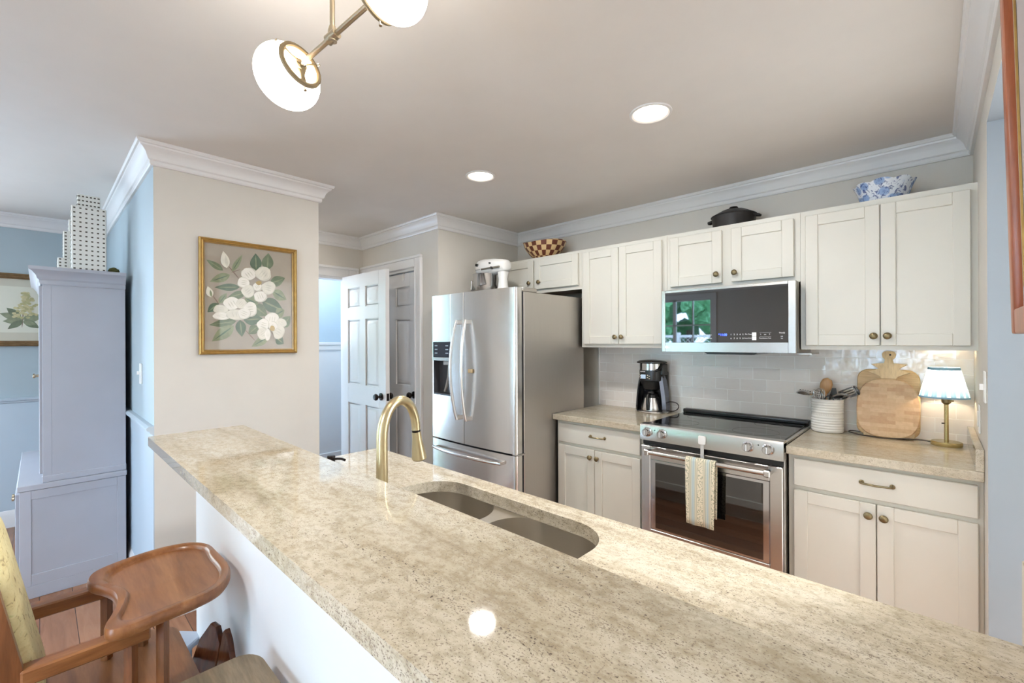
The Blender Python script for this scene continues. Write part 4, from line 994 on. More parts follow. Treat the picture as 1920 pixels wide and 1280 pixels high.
SHADE.link(rsh, 'Color', tl, 'Color'); SHADE.link(rsh, 'Color', df, 'Color'); SHADE.t.links.new(df.outputs[0], mx.inputs[1]); SHADE.t.links.new(tl.outputs[0], mx.inputs[2]); SHADE.t.links.new(mx.outputs[0], n['Material Output'].inputs['Surface'])
SHADE = SHADE.m
BTRIM = plain('blue_fabric_trim', (128, 168, 196), 0.8)
b = B(); rings = []
for z, r in ((0.232, 0.089), (0.30, 0.0725), (0.372, 0.055)):
    rings.append([Vector((LX - 0.008 + (r + 0.0016 * math.sin(i * PI / 2)) * math.cos(2 * PI * i / 192), LY + (r + 0.0016 * math.sin(i * PI / 2)) * math.sin(2 * PI * i / 192), LZ + z)) for i in range(192)])
b.loft(rings, True, False, False); o = b.done('shade', SHADE, t, smooth=60)
b = B(); b.lathe([(0.0905, 0.229), (0.0915, 0.229), (0.0900, 0.236), (0.089, 0.236), (0.0905, 0.229)], (LX - 0.008, LY, LZ), 64, cap0=False, cap1=False)
b.lathe([(0.0580, 0.362), (0.059, 0.362), (0.0565, 0.374), (0.0555, 0.374), (0.058, 0.362)], (LX - 0.008, LY, LZ), 64, cap0=False, cap1=False); b.done('trim_band', BTRIM, o)
B().sphere((LX - 0.008, LY, LZ + 0.27), 0.021, 16, 10, sz=1.3).done('bulb', emit('warm_bulb', (255, 214, 160), 8.0), t)
lamp('bulb_light', 'POINT', (LX - 0.008, LY - 0.0, LZ + 0.31), 3.2, (1.0, 0.80, 0.56), t, 0.02)
b = B(); pts = bez((LX - 0.05, LY + 0.02, LZ + 0.006), (LX - 0.13, LY + 0.0, LZ + 0.02), (-0.16, 2.955, LZ + 0.004), (-0.22, 2.968, LZ + 0.004), 14) + bez((-0.22, 2.968, LZ + 0.004), (-0.31, 2.985, LZ + 0.004), (-0.34, 3.02, LZ + 0.01), (-0.345, 3.05, LZ + 0.006), 8)[1:]+ bez((-0.345, 3.05, LZ + 0.006), (-0.345, 3.08, LZ + 0.014), (-0.30, 3.07, LZ + 0.010), (-0.27, 3.072, LZ + 0.004), 8)[1:]
b.tube(pts, 0.0026, 8); b.done('cord', CORD, t)

# ---------------------------------------------------------------- things on top of the wall cabinets and the refrigerator
CT = 2.1045
CHINA = NT('blue_white_chintz'); v = CHINA.coords(); nd = CHINA.node('ShaderNodeTexVoronoi'); nd.inputs['Scale'].default_value = 22; CHINA.link(v, 'Vector', nd, 'Vector')
ns = CHINA.noise(v, 46, 3, 0.6, 1.0); r1 = CHINA.ramp(nd, 'Distance', [(0.0, L((88, 112, 170))), (0.22, L((140, 166, 208))), (0.42, L((150, 174, 212))), (0.52, L((222, 228, 236)))])
r2_ = CHINA.ramp(ns, 'Fac', [(0.40, L((70, 88, 146))), (0.47, (1, 1, 1, 1))]); xx = CHINA.mix(r1, 'Color', r2_, 'Color', 0.85, mode='MULTIPLY'); CHINA.link(xx, 2, CHINA.b, 'Base Color'); CHINA.set(rough=0.15); CHINA = CHINA.m
b = B(); cx, cy = -0.186, 2.955; rings = []
def scal(r, z, amp):
    return [Vector((cx + (r + amp * abs(math.cos(4 * a))) * math.cos(a), cy + (r + amp * abs(math.cos(4 * a))) * math.sin(a), CT + z + amp * 1.1 * abs(math.cos(4 * a)))) for a in [2 * PI * i / 96 for i in range(96)]]
for r, z, am in ((0.086, 0.0, 0), (0.088, 0.004, 0), (0.096, 0.03, 0.001), (0.106, 0.07, 0.003), (0.118, 0.102, 0.008), (0.1145, 0.102, 0.008), (0.10, 0.065, 0.002), (0.085, 0.02, 0), (0.02, 0.01, 0)): rings.append(scal(r, z, am))
b.loft(rings); tag(b.done('decorative_bowl', CHINA, smooth=50), 'blue and white floral bowl with scalloped rim on the right wall cabinet', 'bowl')
t = thing('dutch_oven', 'black cast iron dutch oven with domed lid on the cabinet above the microwave', 'pot', (-0.905, 2.965, CT))
c = (-0.905, 2.965, CT)
B().lathe([(0.001, 0), (0.11, 0), (0.116, 0.006), (0.124, 0.082), (0.118, 0.082), (0.108, 0.01), (0.001, 0.008)], c, 44).done('pot', IRON, t)
b = B(); b.lathe([(0.128, 0.0825), (0.13, 0.087), (0.118, 0.094), (0.07, 0.120), (0.03, 0.128), (0.001, 0.129)], c, 44); ld = b.done('lid', IRON, t)
B().lathe([(0.01, 0.127), (0.012, 0.134), (0.026, 0.138), (0.022, 0.144), (0.001, 0.145)], c, 20).done('knob', IRON, ld)
for s in (-1, 1):
    b = B(); b.tube([(c[0] + s * 0.118, c[1] - 0.022, CT + 0.074), (c[0] + s * 0.146, c[1] - 0.018, CT + 0.068), (c[0] + s * 0.150, c[1], CT + 0.066), (c[0] + s * 0.146, c[1] + 0.018, CT + 0.068), (c[0] + s * 0.118, c[1] + 0.022, CT + 0.074)], 0.007, 8); b.done('handle', IRON, t)
SEG = NT('segmented_wood_bowl'); tcd = SEG.node('ShaderNodeTexCoord'); spp = SEG.node('ShaderNodeSeparateXYZ'); SEG.link(tcd, 'Object', spp, 'Vector')
at = SEG.node('ShaderNodeMath', operation='ARCTAN2'); SEG.link(spp, 'Y', at, 0); SEG.link(spp, 'X', at, 1)
ml = SEG.node('ShaderNodeMath', operation='MULTIPLY'); ml.inputs[1].default_value = 0.2; SEG.link(at, 'Value', ml, 0)
cb = SEG.node('ShaderNodeCombineXYZ'); SEG.link(ml, 'Value', cb, 'X'); SEG.link(spp, 'Z', cb, 'Y')
br = SEG.node('ShaderNodeTexBrick')
for k, q in (('Scale', 1.0), ('Brick Width', 0.064), ('Row Height', 0.029), ('Mortar Size', 0.0)): br.inputs[k].default_value = q
ck = SEG.node('ShaderNodeTexChecker'); ck.inputs['Scale'].default_value = 1.0
mpp = SEG.node('ShaderNodeMapping'); mpp.inputs['Scale'].default_value = (19, 27, 1); SEG.link(cb, 'Vector', mpp, 'Vector'); SEG.link(mpp, 'Vector', ck, 'Vector')
ck.inputs['Color1'].default_value = L((104, 52, 36)); ck.inputs['Color2'].default_value = L((222, 190, 140)); SEG.link(ck, 'Color', SEG.b, 'Base Color'); SEG.set(rough=0.4); SEG = SEG.m
t = thing('wooden_bowl', 'checkered two-tone wooden bowl on the cabinet above the refrigerator', 'bowl', (-2.385, 2.925, CT + 0.06))
b = B(); c = (-2.385, 2.925, CT); b.lathe([(0.001, 0), (0.075, 0), (0.08, 0.004), (0.13, 0.042), (0.172, 0.085), (0.193, 0.128), (0.186, 0.13), (0.162, 0.088), (0.118, 0.045), (0.06, 0.015), (0.001, 0.012)], c, 56, sy=0.86)
for vv in b.bm.verts:
    a = math.atan2(vv.co.y - c[1], vv.co.x - c[0]); vv.co.z += 0.032 * max(0, (vv.co.z - CT - 0.06) / 0.07) * abs(math.cos(a)) ** 2 * (1.0 if math.cos(a) < 0 else 0.45)
b.done('shell', SEG, t, smooth=50)
t = thing('stand_mixer', 'white tilt-head stand mixer with steel bowl on top of the refrigerator', 'mixer', (-2.6, 2.50, 1.7485))
mx0, my, mz = -2.6, 2.50, 1.7485
b = B(); b.loft([[Vector((mx0 + x, my + y, mz + z)) for x, y in rrect(-0.185, 0.175, -0.1, 0.1, 0.09, 8)] for z in (0.0, 0.03)]); b.loft([[Vector((mx0 + x, my + y, mz + z)) for x, y in rrect(-0.18, 0.17, -0.095, 0.095, 0.085, 8)] for z in (0.03, 0.038)]); b.done('base', WPLAS, t)
b = B(); rings = []
for z, xa, xb, w in ((0.03, 0.085, 0.192, 0.05), (0.10, 0.105, 0.182, 0.036), (0.16, 0.110, 0.176, 0.033), (0.215, 0.105, 0.186, 0.04)): rings.append([Vector((mx0 + x, my + y, mz + z)) for x, y in rrect(xa, xb, -w, w, 0.03, 6)])
b.loft(rings); b.done('column', WPLAS, t)
b = B(); rings = []
hz = mz + 0.268
for x, ry, rzz, dz_ in ((-0.124, 0.04, 0.044, 0.0), (-0.119, 0.054, 0.057, 0.0), (-0.10, 0.062, 0.064, 0.002), (-0.04, 0.068, 0.068, 0.002), (0.06, 0.066, 0.064, -0.002), (0.14, 0.058, 0.056, -0.006), (0.185, 0.05, 0.046, -0.008), (0.197, 0.028, 0.026, -0.010)):
    ring = []
    for i in range(28):
        a = 2 * PI * i / 28; ring.append(Vector((mx0 + x, my + ry * math.copysign(abs(math.cos(a)) ** 0.8, math.cos(a)), hz + dz_ + rzz * math.copysign(abs(math.sin(a)) ** 0.8, math.sin(a)))))
    rings.append(ring)
b.loft(rings); hd = b.done('head', WPLAS, t, smooth=50)
BAND = plain('grey_trim_band', (120, 116, 106), 0.3, 0.6)
b = B(); b.box(mx0 - 0.04, mx0 + 0.165, my - 0.0695, my - 0.055, hz - 0.026, hz - 0.012, 0.002); b.done('trim_band', BAND, hd)
text('lettering', 'KitchenAid', 0.012, (mx0 - 0.075, my - 0.0702, hz - 0.019), BLACK, hd)
b = B(); b.cyl((mx0 - 0.122, my, hz + 0.01), (mx0 - 0.142, my, hz + 0.01), 0.032, 0.03, 24); b.done('hub_cover', CHROME, hd)
for x, z, r in ((-0.085, 0.02, 0.012), (0.065, 0.02, 0.006), (0.085, -0.02, 0.011)):
    B().cyl((mx0 + x, my - 0.058, hz + z), (mx0 + x, my - 0.078, hz + z), r, r * 0.9, 16).done('knob', BLACK, hd)
b = B(); c = (mx0 - 0.045, my, mz + 0.048); b.lathe([(0.001, 0.0), (0.05, 0.0), (0.052, 0.008), (0.085, 0.03), (0.104, 0.075), (0.109, 0.162), (0.113, 0.166), (0.107, 0.166), (0.10, 0.075), (0.08, 0.034), (0.001, 0.012)], c, 40); bw = b.done('mixing_bowl', CHROME, t, smooth=50)
b = B(); b.tube([(c[0] - 0.104, my - 0.02, c[2] + 0.12), (c[0] - 0.15, my - 0.03, c[2] + 0.125), (c[0] - 0.152, my - 0.03, c[2] + 0.05), (c[0] - 0.1, my - 0.02, c[2] + 0.06)], 0.005, 8); b.done('handle', CHROME, bw)
b = B(); b.cyl((c[0], my, hz - 0.06), (c[0], my, c[2] + 0.06), 0.016, 0.012, 14); b.done('beater_shaft', CHROME, hd)

# ---------------------------------------------------------------- pictures
def bil(px, py, C):
    (x0, yt0, yb0), (x1, yt1, yb1) = C
    s = (px - x0) / (x1 - x0); t0 = yt0 + (yt1 - yt0) * s; t1 = yb0 + (yb1 - yb0) * s
    return s, (py - t0) / (t1 - t0)
def leaf_poly(p, q, w, n=8):
    (x0, y0), (x1, y1) = p, q; dx_, dy_ = x1 - x0, y1 - y0; Ln = math.hypot(dx_, dy_); nx, ny = -dy_ / Ln, dx_ / Ln
    out = []
    for i in range(n + 1): s = i / n; k = w * math.sin(PI * s ** 0.8); out.append((x0 + dx_ * s + nx * k, y0 + dy_ * s + ny * k))
    for i in range(n - 1, 0, -1): s = i / n; k = w * math.sin(PI * s ** 0.8); out.append((x0 + dx_ * s - nx * k, y0 + dy_ * s - ny * k))
    return out
def ell(cx, cy, rx_, ry_, n=20, wob=0.06, seed=0):
    rnd = random.Random(seed + int(cx * 7 + cy)); ph = rnd.random() * 6
    return [(cx + rx_ * (1 + wob * math.sin(3 * a + ph)) * math.cos(a), cy + ry_ * (1 + wob * math.sin(2 * a + ph)) * math.sin(a)) for a in [2 * PI * i / n for i in range(n)]]
LG1, LG2, LG3 = plain('leaf_olive', (104, 118, 92), 0.8, var=0.2, nscale=40), plain('leaf_sage', (132, 142, 112), 0.8, var=0.18, nscale=40), plain('leaf_deep', (84, 104, 84), 0.8, var=0.2, nscale=40)
PT1, PT2, PT3 = plain('petal_white', (224, 220, 206), 0.8, var=0.08, nscale=30), plain('petal_shade', (208, 205, 190), 0.8, var=0.1, nscale=30), plain('petal_light', (236, 232, 222), 0.8, var=0.05, nscale=30)
YEL, STEM = plain('stamen_ochre', (176, 150, 92), 0.8), plain('twig_brown', (134, 116, 104), 0.8)
CANV = plain('taupe_canvas', (166, 156, 142), 0.85, var=0.05, nscale=12, bump=0.1)
t = thing('framed_picture', 'gold framed magnolia painting hanging on the end of the wall above the bar', 'picture', (XP, 0.84, 1.67))
y0, y1, z0, z1 = 0.588, 1.092, 1.356, 1.988
def frame_mesh(b, x, y0, y1, z0, z1, w, d):
    """moulding on a wall facing +x"""
    loopc = [(y0, z0), (y1, z0), (y1, z1), (y0, z1)]
    pr = [(0, 0.001), (0, d * 0.8), (w * 0.25, d), (w * 0.5, d * 0.75), (w * 0.7, d * 0.85), (w * 0.85, d * 0.6), (w, d * 0.5), (w, 0.001)]
    rings = []
    for i, (yy, zz) in enumerate(loopc + loopc[:1]):
        sy = 1 if yy == y0 else -1; sz = 1 if zz == z0 else -1
        rings.append([Vector((x + h, yy + sy * a_, zz + sz * a_)) for a_, h in pr])
    b.loft(rings, True, False, False)
b = B(); frame_mesh(b, XP, y0, y1, z0, z1, 0.026, 0.026); b.done('frame', GOLD, t, smooth=20)
b = B(); b.box(XP + 0.001, XP + 0.006, y0 + 0.02, y1 - 0.02, z0 + 0.02, z1 - 0.02)
C1 = ((183, 168, 1090), (938, 248, 1070)); iy0, iy1, iz0, iz1 = y0 + 0.026, y1 - 0.026, z0 + 0.026, z1 - 0.026
def shp(b, poly, mi, lv):
    vs_ = []
    for px, py in poly:
        s, q = bil(px, py, C1); s = s + 0.10 * s * (1 - s)
        vs_.append(b.bm.verts.new((XP + 0.0062 + lv * 0.00004, iy0 + (iy1 - iy0) * min(1, max(0, s)), iz1 - (iz1 - iz0) * min(1, max(0, q)))))
    f = b.bm.faces.new(vs_); f.material_index = mi
lvl = [0]
def put(poly, mi): lvl[0] += 1; shp(b, poly, mi, lvl[0])
put(leaf_poly((450, 480), (340, 340), 5), 7); put(leaf_poly((380, 420), (460, 390), 4), 7); put(leaf_poly((290, 700), (240, 620), 5), 7); put(leaf_poly((580, 1010), (480, 900), 5), 7)
leaves = [((320, 405), (198, 316), 26), ((388, 412), (472, 262), 24), ((590, 400), (585, 248), 52), ((690, 390), (702, 243), 56), ((372, 440), (222, 505), 38), ((450, 545), (255, 552), 32), ((715, 510), (868, 458), 46), ((740, 575), (882, 648), 46), ((640, 660), (850, 745), 62), ((500, 590), (350, 640), 34), ((290, 690), (346, 598), 26), ((285, 690), (205, 768), 34), ((420, 840), (215, 878), 36), ((400, 880), (235, 1018), 50), ((450, 830), (466, 975), 44), ((560, 700), (690, 790), 56), ((490, 640), (610, 690), 52), ((480, 830), (650, 815), 50), ((600, 880), (520, 950), 42), ((700, 970), (545, 1060), 38), ((770, 975), (850, 1030), 42), ((830, 880), (922, 790), 48), ((770, 780), (860, 735), 46)]
for i, (p, q, w) in enumerate(leaves):
    put(leaf_poly(p, q, w), 1 + i % 3); put(leaf_poly((p[0] * .9 + q[0] * .1, p[1] * .9 + q[1] * .1), (p[0] * .1 + q[0] * .9, p[1] * .1 + q[1] * .9), max(3, w * 0.13)), 2 if i % 3 != 1 else 3)
for fl, cen in (([(525, 430, 62, 52), (655, 425, 70, 58), (480, 505, 48, 46), (520, 580, 54, 50), (625, 625, 56, 48), (702, 547, 64, 54), (600, 540, 38, 36)], (612, 505, 26, 18)), ([(385, 690, 62, 54), (300, 742, 52, 38), (305, 800, 62, 32), (462, 690, 42, 42), (538, 735, 56, 58), (420, 785, 78, 44), (485, 775, 50, 48)], None), ([(735, 815, 66, 50), (825, 848, 54, 34), (650, 870, 54, 50), (645, 945, 48, 50), (690, 955, 26, 50), (795, 928, 58, 62), (742, 880, 40, 40)], (735, 898, 24, 24))):
    fcx = sum(q[0] for q in fl) / len(fl); fcy = sum(q[1] for q in fl) / len(fl)
    for i, (a_, c_, d_, e_) in enumerate(fl):
        put(ell(a_, c_, d_ + 3, e_ + 3, wob=0.09), 5); put(ell(a_ - 2, c_ - 3, d_ - 1, e_ - 2, wob=0.09), 4 if i % 2 else 6) 
        for off in (-0.35, 0.0, 0.35):
            vx, vy = fcx - a_, fcy - c_; vl = math.hypot(vx, vy) + 1e-6; vx, vy = vx / vl, vy / vl
            sx_, sy_ = a_ - vy * off * d_, c_ + vx * off * e_
            put(leaf_poly((sx_ - vx * d_ * 0.45, sy_ - vy * e_ * 0.45), (sx_ + vx * d_ * 0.62, sy_ + vy * e_ * 0.62), min(d_, e_) * 0.075), 5)
    if cen: put(ell(*cen), 8)
put(leaf_poly((345, 385), (318, 238), 34), 4); put(leaf_poly((350, 380), (335, 270), 12), 5); put(leaf_poly((230, 640), (205, 545), 26), 4); put(leaf_poly((232, 636), (222, 575), 9), 2)
b.done('painting', [CANV, LG1, LG2, LG3, PT1, PT2, PT3, STEM, YEL], t, smooth=0, normals=True)
B().box(XP + 0.0175, XP + 0.0185, iy0 - 0.008, iy1 + 0.008, iz0 - 0.008, iz1 + 0.008).done('glass', PGLASS, t)

t = thing('framed_botanical_print', 'gold-brown framed hydrangea print on the far dining room wall', 'picture', (XD, -0.08, 1.68))
y0, y1, z0, z1 = -0.47, 0.31, 1.398, 1.962
BFRAME = plain('brown_gold_frame', (122, 98, 66), 0.4, 0.35, var=0.15, nscale=30)
b = B(); frame_mesh(b, XD, y0, y1, z0, z1, 0.042, 0.03); b.done('frame', BFRAME, t, smooth=20)
MATB, PAPER = plain('cream_mat_board', (206, 202, 184), 0.85), plain('print_paper', (224, 224, 208), 0.85, var=0.02)
b = B(); b.box(XD + 0.001, XD + 0.006, y0 + 0.03, y1 - 0.03, z0 + 0.03, z1 - 0.03)
b.mi = 1; b.box(XD + 0.006, XD + 0.0065, y0 + 0.14, y1 - 0.14, 1.505, 1.862)
lv = [0]
def put2(poly, mi):
    lv[0] += 1; f = b.bm.faces.new([b.bm.verts.new((XD + 0.0067 + lv[0] * 0.00006, -0.085 + px / 1000.0, 1.68 - py / 1000.0)) for px, py in poly]); f.material_index = mi
put2(leaf_poly((-5, 140), (5, -20), 4), 4)
for i, (p, q, w) in enumerate((((0, 70), (-120, 30), 30), ((-10, 60), (-85, -15), 26), ((0, 80), (-105, 90), 26), ((0, 80), (-80, 150), 22), ((0, 70), (110, 40), 34), ((5, 80), (90, 140), 26), ((0, 90), (70, 110), 20))): put2(leaf_poly(p, q, w), 2 + i % 2)
HYD1, HYD2 = plain('hydrangea_cream', (206, 198, 150), 0.8, var=0.1, nscale=60), plain('hydrangea_shade', (182, 178, 128), 0.8, var=0.1, nscale=60)
rnd = random.Random(3)
for k in range(90):
    yy = rnd.uniform(-140, 60); wd = 20 + (yy + 140) / 200 * 62
    put2(ell(rnd.gauss(0, 0.45) * wd + (20 if yy < -60 else 0), yy, 12, 10, 7, 0.1, k), 5 + k % 2)
b.done('print', [MATB, PAPER, LG2, LG1, STEM, HYD1, HYD2], t, smooth=0)
B().box(XD + 0.013, XD + 0.0145, y0 + 0.03, y1 - 0.03, z0 + 0.03, z1 - 0.03).done('glass', PGLASS, t)

# wooden picture on the near right wall, top leaning off the wall
WFR = wood('cherry_frame', (140, 74, 42), (164, 90, 54), (182, 106, 66), 'z', rough=0.3)
t = thing('wood_framed_picture', 'cherry wood framed picture on the near right wall, cut by the frame edge', 'picture', (XR, 1.1, 1.43))
Mt = T((XR - 0.001, 0, 1.432)) @ Matrix.Rotation(math.radians(-1.25), 4, 'Y')
b = B(); ya, yb_, hh = 0.80, 1.386, 0.95; w = 0.05
for (p0, p1, q0, q1) in ((ya, ya + w, 0, hh), (yb_ - w, yb_, 0, hh), (ya + w, yb_ - w, 0, w), (ya + w, yb_ - w, hh - w, hh)): b.box(-0.021, -0.001, p0, p1, q0, q1, 0.004, 2, M=Mt)
b.done('frame', WFR, t)
B().box(-0.008, -0.002, ya + w - 0.005, yb_ - w + 0.005, w - 0.005, hh - w + 0.005, M=Mt).done('print', plain('grey_mat', (170, 160, 158), 0.8), t)
b = B(); b.mi = 0
for (p0, p1, q0, q1) in ((ya + 0.09, ya + 0.1, 0.09, hh - 0.09), (yb_ - 0.1, yb_ - 0.09, 0.09, hh - 0.09), (ya + 0.1, yb_ - 0.1, 0.09, 0.1), (ya + 0.1, yb_ - 0.1, hh - 0.1, hh - 0.09)): b.box(-0.0115, -0.0085, p0, p1, q0, q1, M=Mt)
b.done('gold_fillet', GOLD, t)
# switches and outlets
def plate(name, label, cat, axis, c, sgn, outlet=False):
    t = thing(name, label, cat, c)
    b = B(); k = B(); x, y, z = c
    if axis == 'x':
        b.box(x, x + sgn * 0.006, y - 0.035, y + 0.035, z - 0.058, z + 0.058, 0.002); k.box(x + sgn * 0.006, x + sgn * (0.009 if outlet else 0.018), y - 0.005 - 0.01 * outlet, y + 0.005 + 0.01 * outlet, z - 0.012 - 0.02 * outlet, z + 0.012 + 0.02 * outlet, 0.001)
    else:
        b.box(x - 0.035, x + 0.035, y, y + sgn * 0.006, z - 0.058, z + 0.058, 0.002); k.box(x - 0.005, x + 0.005, y + sgn * 0.006, y + sgn * 0.02, z - 0.004, z + 0.014, 0.001)
    b.done('cover_plate', WPLAS, t); k.done('toggle' if not outlet else 'receptacle', WPLAS, t)
plate('light_switch', 'white toggle light switch on the blue dining wall behind the hutch', 'switch', 'y', (-3.275, YQ, 1.245), -1)
plate('light_switch', 'white toggle light switch on the narrow right wall, above the outlet', 'switch', 'x', (XR, 2.405, 1.245), -1)
plate('wall_outlet', 'white outlet plate on the narrow right wall beside the lamp', 'outlet', 'x', (XR, 2.70, 1.09), -1, True)

# ---------------------------------------------------------------- chandelier and recessed lights
t = thing('chandelier', 'brass chandelier with two glowing white globes over the bar', 'chandelier', (-1.085, 0.503, ZC))
P = Vector((-1.085, 0.503, 2.178))
b = B(); b.lathe([(0.001, 0), (0.062, 0), (0.062, -0.012), (0.02, -0.022), (0.001, -0.022)], (P.x, P.y, ZC), 32); b.done('canopy', NICKEL, t)
b = B(); b.cyl((P.x, P.y, ZC - 0.02), (P.x, P.y, P.z + 0.01), 0.0062, seg=16); b.done('stem', NICKEL, t)
GL = Vector((-1.262, 0.458, 2.118)); GR = Vector((-0.875, 0.548, 2.214))
arm = (GR - GL).normalized()
b = B(); b.cyl(P - arm * 0.017, P + arm * 0.017, 0.0125, seg=20); b.lathe([(0.011, -0.012), (0.011, 0.014), (0.0075, 0.026), (0.006, 0.027)], P, 20); b.done('joint', NICKEL, t)
GLOBE = emit('glowing_opal_glass', (255, 248, 238), 12.0)
for s, G_ in ((-1, GL), (1, GR)):
    ax = arm * s                                     # from joint to globe
    fit = G_ - ax * 0.062
    # keep fitter on the arm line through P
    tt = (fit - P).dot(ax); fit = P + ax * tt
    b = B(); b.cyl(P, fit, 0.0066, seg=14); b.done('arm', NICKEL, t)
    Mz = ax.to_track_quat('Z', 'Y').to_matrix().to_4x4(); Mt = T(fit) @ Mz
    pr_g = []
    for i in range(19):
        th_ = math.radians(33 + (180 - 33) * i / 18)
        r_ = 0.0855 * math.sin(th_) ; z_ = 0.058 - 0.0695 * math.cos(th_)
        pr_g.append((max(r_, 0.0005), z_))
    b = B(); b.lathe(pr_g, (0, 0, 0), 40, Mt, cap0=False, cap1=True); gl = b.done('globe', GLOBE, t, smooth=60)
    b = B(); b.tube([Mt @ Vector((0.053 * math.cos(2 * PI * i / 36), 0.053 * math.sin(2 * PI * i / 36), 0.001)) for i in range(36)], 0.0068, 8, closed=True)
    for k in range(3):
        a_ = 2 * PI * k / 3 + 0.5
        b.tube([Mt @ Vector((0.006 * math.cos(a_), 0.006 * math.sin(a_), 0)), Mt @ Vector((0.028 * math.cos(a_), 0.028 * math.sin(a_), 0.0)), Mt @ Vector((0.053 * math.cos(a_), 0.053 * math.sin(a_), 0.001))], 0.005, 8, rads=[0.014, 0.0062, 0.008], flat=0.45)
    fr_ = b.done('shade_fitter', FITTER, t)
    b = B()
    for k in range(3):
        a_ = 2 * PI * k / 3 + 0.5
        b.cyl(Mt @ Vector((0.055 * math.cos(a_), 0.055 * math.sin(a_), 0.001)), Mt @ Vector((0.071 * math.cos(a_), 0.071 * math.sin(a_), 0.001)), 0.0016, seg=6); b.cyl(Mt @ Vector((0.070 * math.cos(a_), 0.070 * math.sin(a_), 0.001)), Mt @ Vector((0.073 * math.cos(a_), 0.073 * math.sin(a_), 0.001)), 0.004, seg=8)
    b.done('thumb_screw', NICKEL, fr_)
    b = B(); b.cyl(Mt @ Vector((0, 0, -0.004)), Mt @ Vector((0, 0, 0.03)), 0.016, seg=18); b.done('socket', plain('cream_socket', (224, 206, 160), 0.4), t)
for i, (x, y) in enumerate(((-0.903, 1.846), (-1.989, 1.834))):
    t = thing('recessed_light', ['lit recessed ceiling light nearer the right, in front of the microwave', 'lit recessed ceiling light in front of the refrigerator'][i], 'ceiling light', (x, y, ZC), 'recessed lights in the kitchen ceiling')
    b = B(); b.lathe([(0.070, -0.0005), (0.090, -0.0005), (0.089, -0.006), (0.080, -0.008), (0.074, -0.005), (0.070, -0.0005)], (x, y, ZC), 48, cap0=False, cap1=False); b.done('trim_ring', TRIM, t)
    b = B(); b.lathe([(0.0005, -0.001), (0.074, -0.001), (0.074, -0.003), (0.0005, -0.004)], (x, y, ZC), 40); b.done('lens', emit('recessed_lens', (255, 238, 214), 9), t)
    lamp('lens_light', 'AREA', (x, y, ZC - 0.012), (8.5, 13)[i], (1.0, 0.97, 0.93), t, 0.07)
# recessed lights out of view; behind camera and nook ones added as fill
for i, (x, y) in enumerate(((-3.4, -1.2), (-0.9, -1.0), (-3.9, 1.36))):
    t = thing('recessed_light', ['recessed ceiling light of the dining room', 'unseen recessed light added behind the camera for fill', 'added recessed light, hidden in the nook by the pantry door'][i], 'ceiling light', (x, y, ZC), 'recessed lights in the dining ceiling and nook')
    b = B(); b.lathe([(0.070, -0.0005), (0.090, -0.0005), (0.089, -0.006), (0.080, -0.008), (0.074, -0.005), (0.070, -0.0005)], (x, y, ZC), 48, cap0=False, cap1=False); b.done('trim_ring', TRIM, t)
    b = B(); b.lathe([(0.0005, -0.001), (0.074, -0.001), (0.074, -0.003), (0.0005, -0.004)], (x, y, ZC), 40); b.done('lens', emit('recessed_lens', (255, 238, 214), 9), t)
    lamp('lens_light', 'AREA', (x, y, ZC - 0.012), (14, 34, 2.5)[i], (1.0, 0.98, 0.95), t, 0.07)
lamp('hall_fill', 'AREA', (-4.65, 2.2, 2.40), 12, (0.84, 0.92, 1.0), None, 0.25)  # unseen fill without a fixture, added to brighten the hall
lamp('next_room_fill', 'AREA', (1.15, 2.65, 2.36), 190, (0.93, 0.97, 1.0), None, 0.3)  # unseen fill added beyond the opening to brighten the kitchen aisle

# ---------------------------------------------------------------- hutch in the dining room
t = thing('hutch', 'lavender grey painted dining hutch standing against the blue wall', 'hutch', (-4.2, 0.15, 0))
HX0, HX1 = -4.78, -3.65
b = B(); b.box(HX0 + 0.006, HX1 - 0.006, -0.07, 0.368, 0.06, 0.60); b.box(HX0, HX1, -0.078, 0.370, 0, 0.07, 0.002); b.box(HX0 + 0.02, HX1 - 0.02, 0.018, 0.366, 0.635, 1.79)
b.done('carcass', HUTCH, t)
def side_panel(x, s, y0, y1, z0, z1, st_f, st_b, rt, rb):
    b = B()
    xs = lambda d0, d1: (min(x + s * d0, x + s * d1), max(x + s * d0, x + s * d1))
    for a0, a1, c0, c1 in ((y0, y0 + st_f, z0, z1), (y1 - st_b, y1, z0, z1), (y0 + st_f, y1 - st_b, z0, z0 + rb), (y0 + st_f, y1 - st_b, z1 - rt, z1)):
        p, q = xs(-0.02, 0.0); b.box(p, q, a0, a1, c0, c1, 0.0015)
    p, q = xs(-0.02, -0.007); b.box(p, q, y0 + st_f - 0.003, y1 - st_b + 0.003, z0 + rb - 0.003, z1 - rt + 0.003)
    return b
for x, s in ((HX1, 1), (HX0, -1)):
    side_panel(x, s, -0.076, 0.370, 0.07, 0.60, 0.045, 0.04, 0.05, 0.062).done('side_panel', HUTCH, t)
    b = B(); p, q = min(x, x - s * 0.02), max(x, x - s * 0.02); b.box(p, q, 0.014, 0.370, 0.635, 1.795, 0.0015); b.box(p - 0.001, q + 0.001, 0.014, 0.050, 0.66, 1.76, 0.001)
    b.box(p - 0.004, q + 0.004, 0.01, 0.372, 0.635, 0.672, 0.003); b.done('upper_side', HUTCH, t)
B().box(HX0 - 0.012, HX1 + 0.008, -0.085, 0.374, 0.602, 0.634, 0.003).done('waist_top', HUTCH, t)
cr_ = [(0, 1.752), (0.008, 1.752), (0.012, 1.765), (0.012, 1.775), (0.02, 1.784), (0.024, 1.8), (0.04, 1.822), (0.052, 1.83), (0.054, 1.848), (0, 1.848)]
b = B(); lp = [(HX1, 0.37), (HX1, 0.014), (HX0, 0.014), (HX0, 0.37)]
rings = []
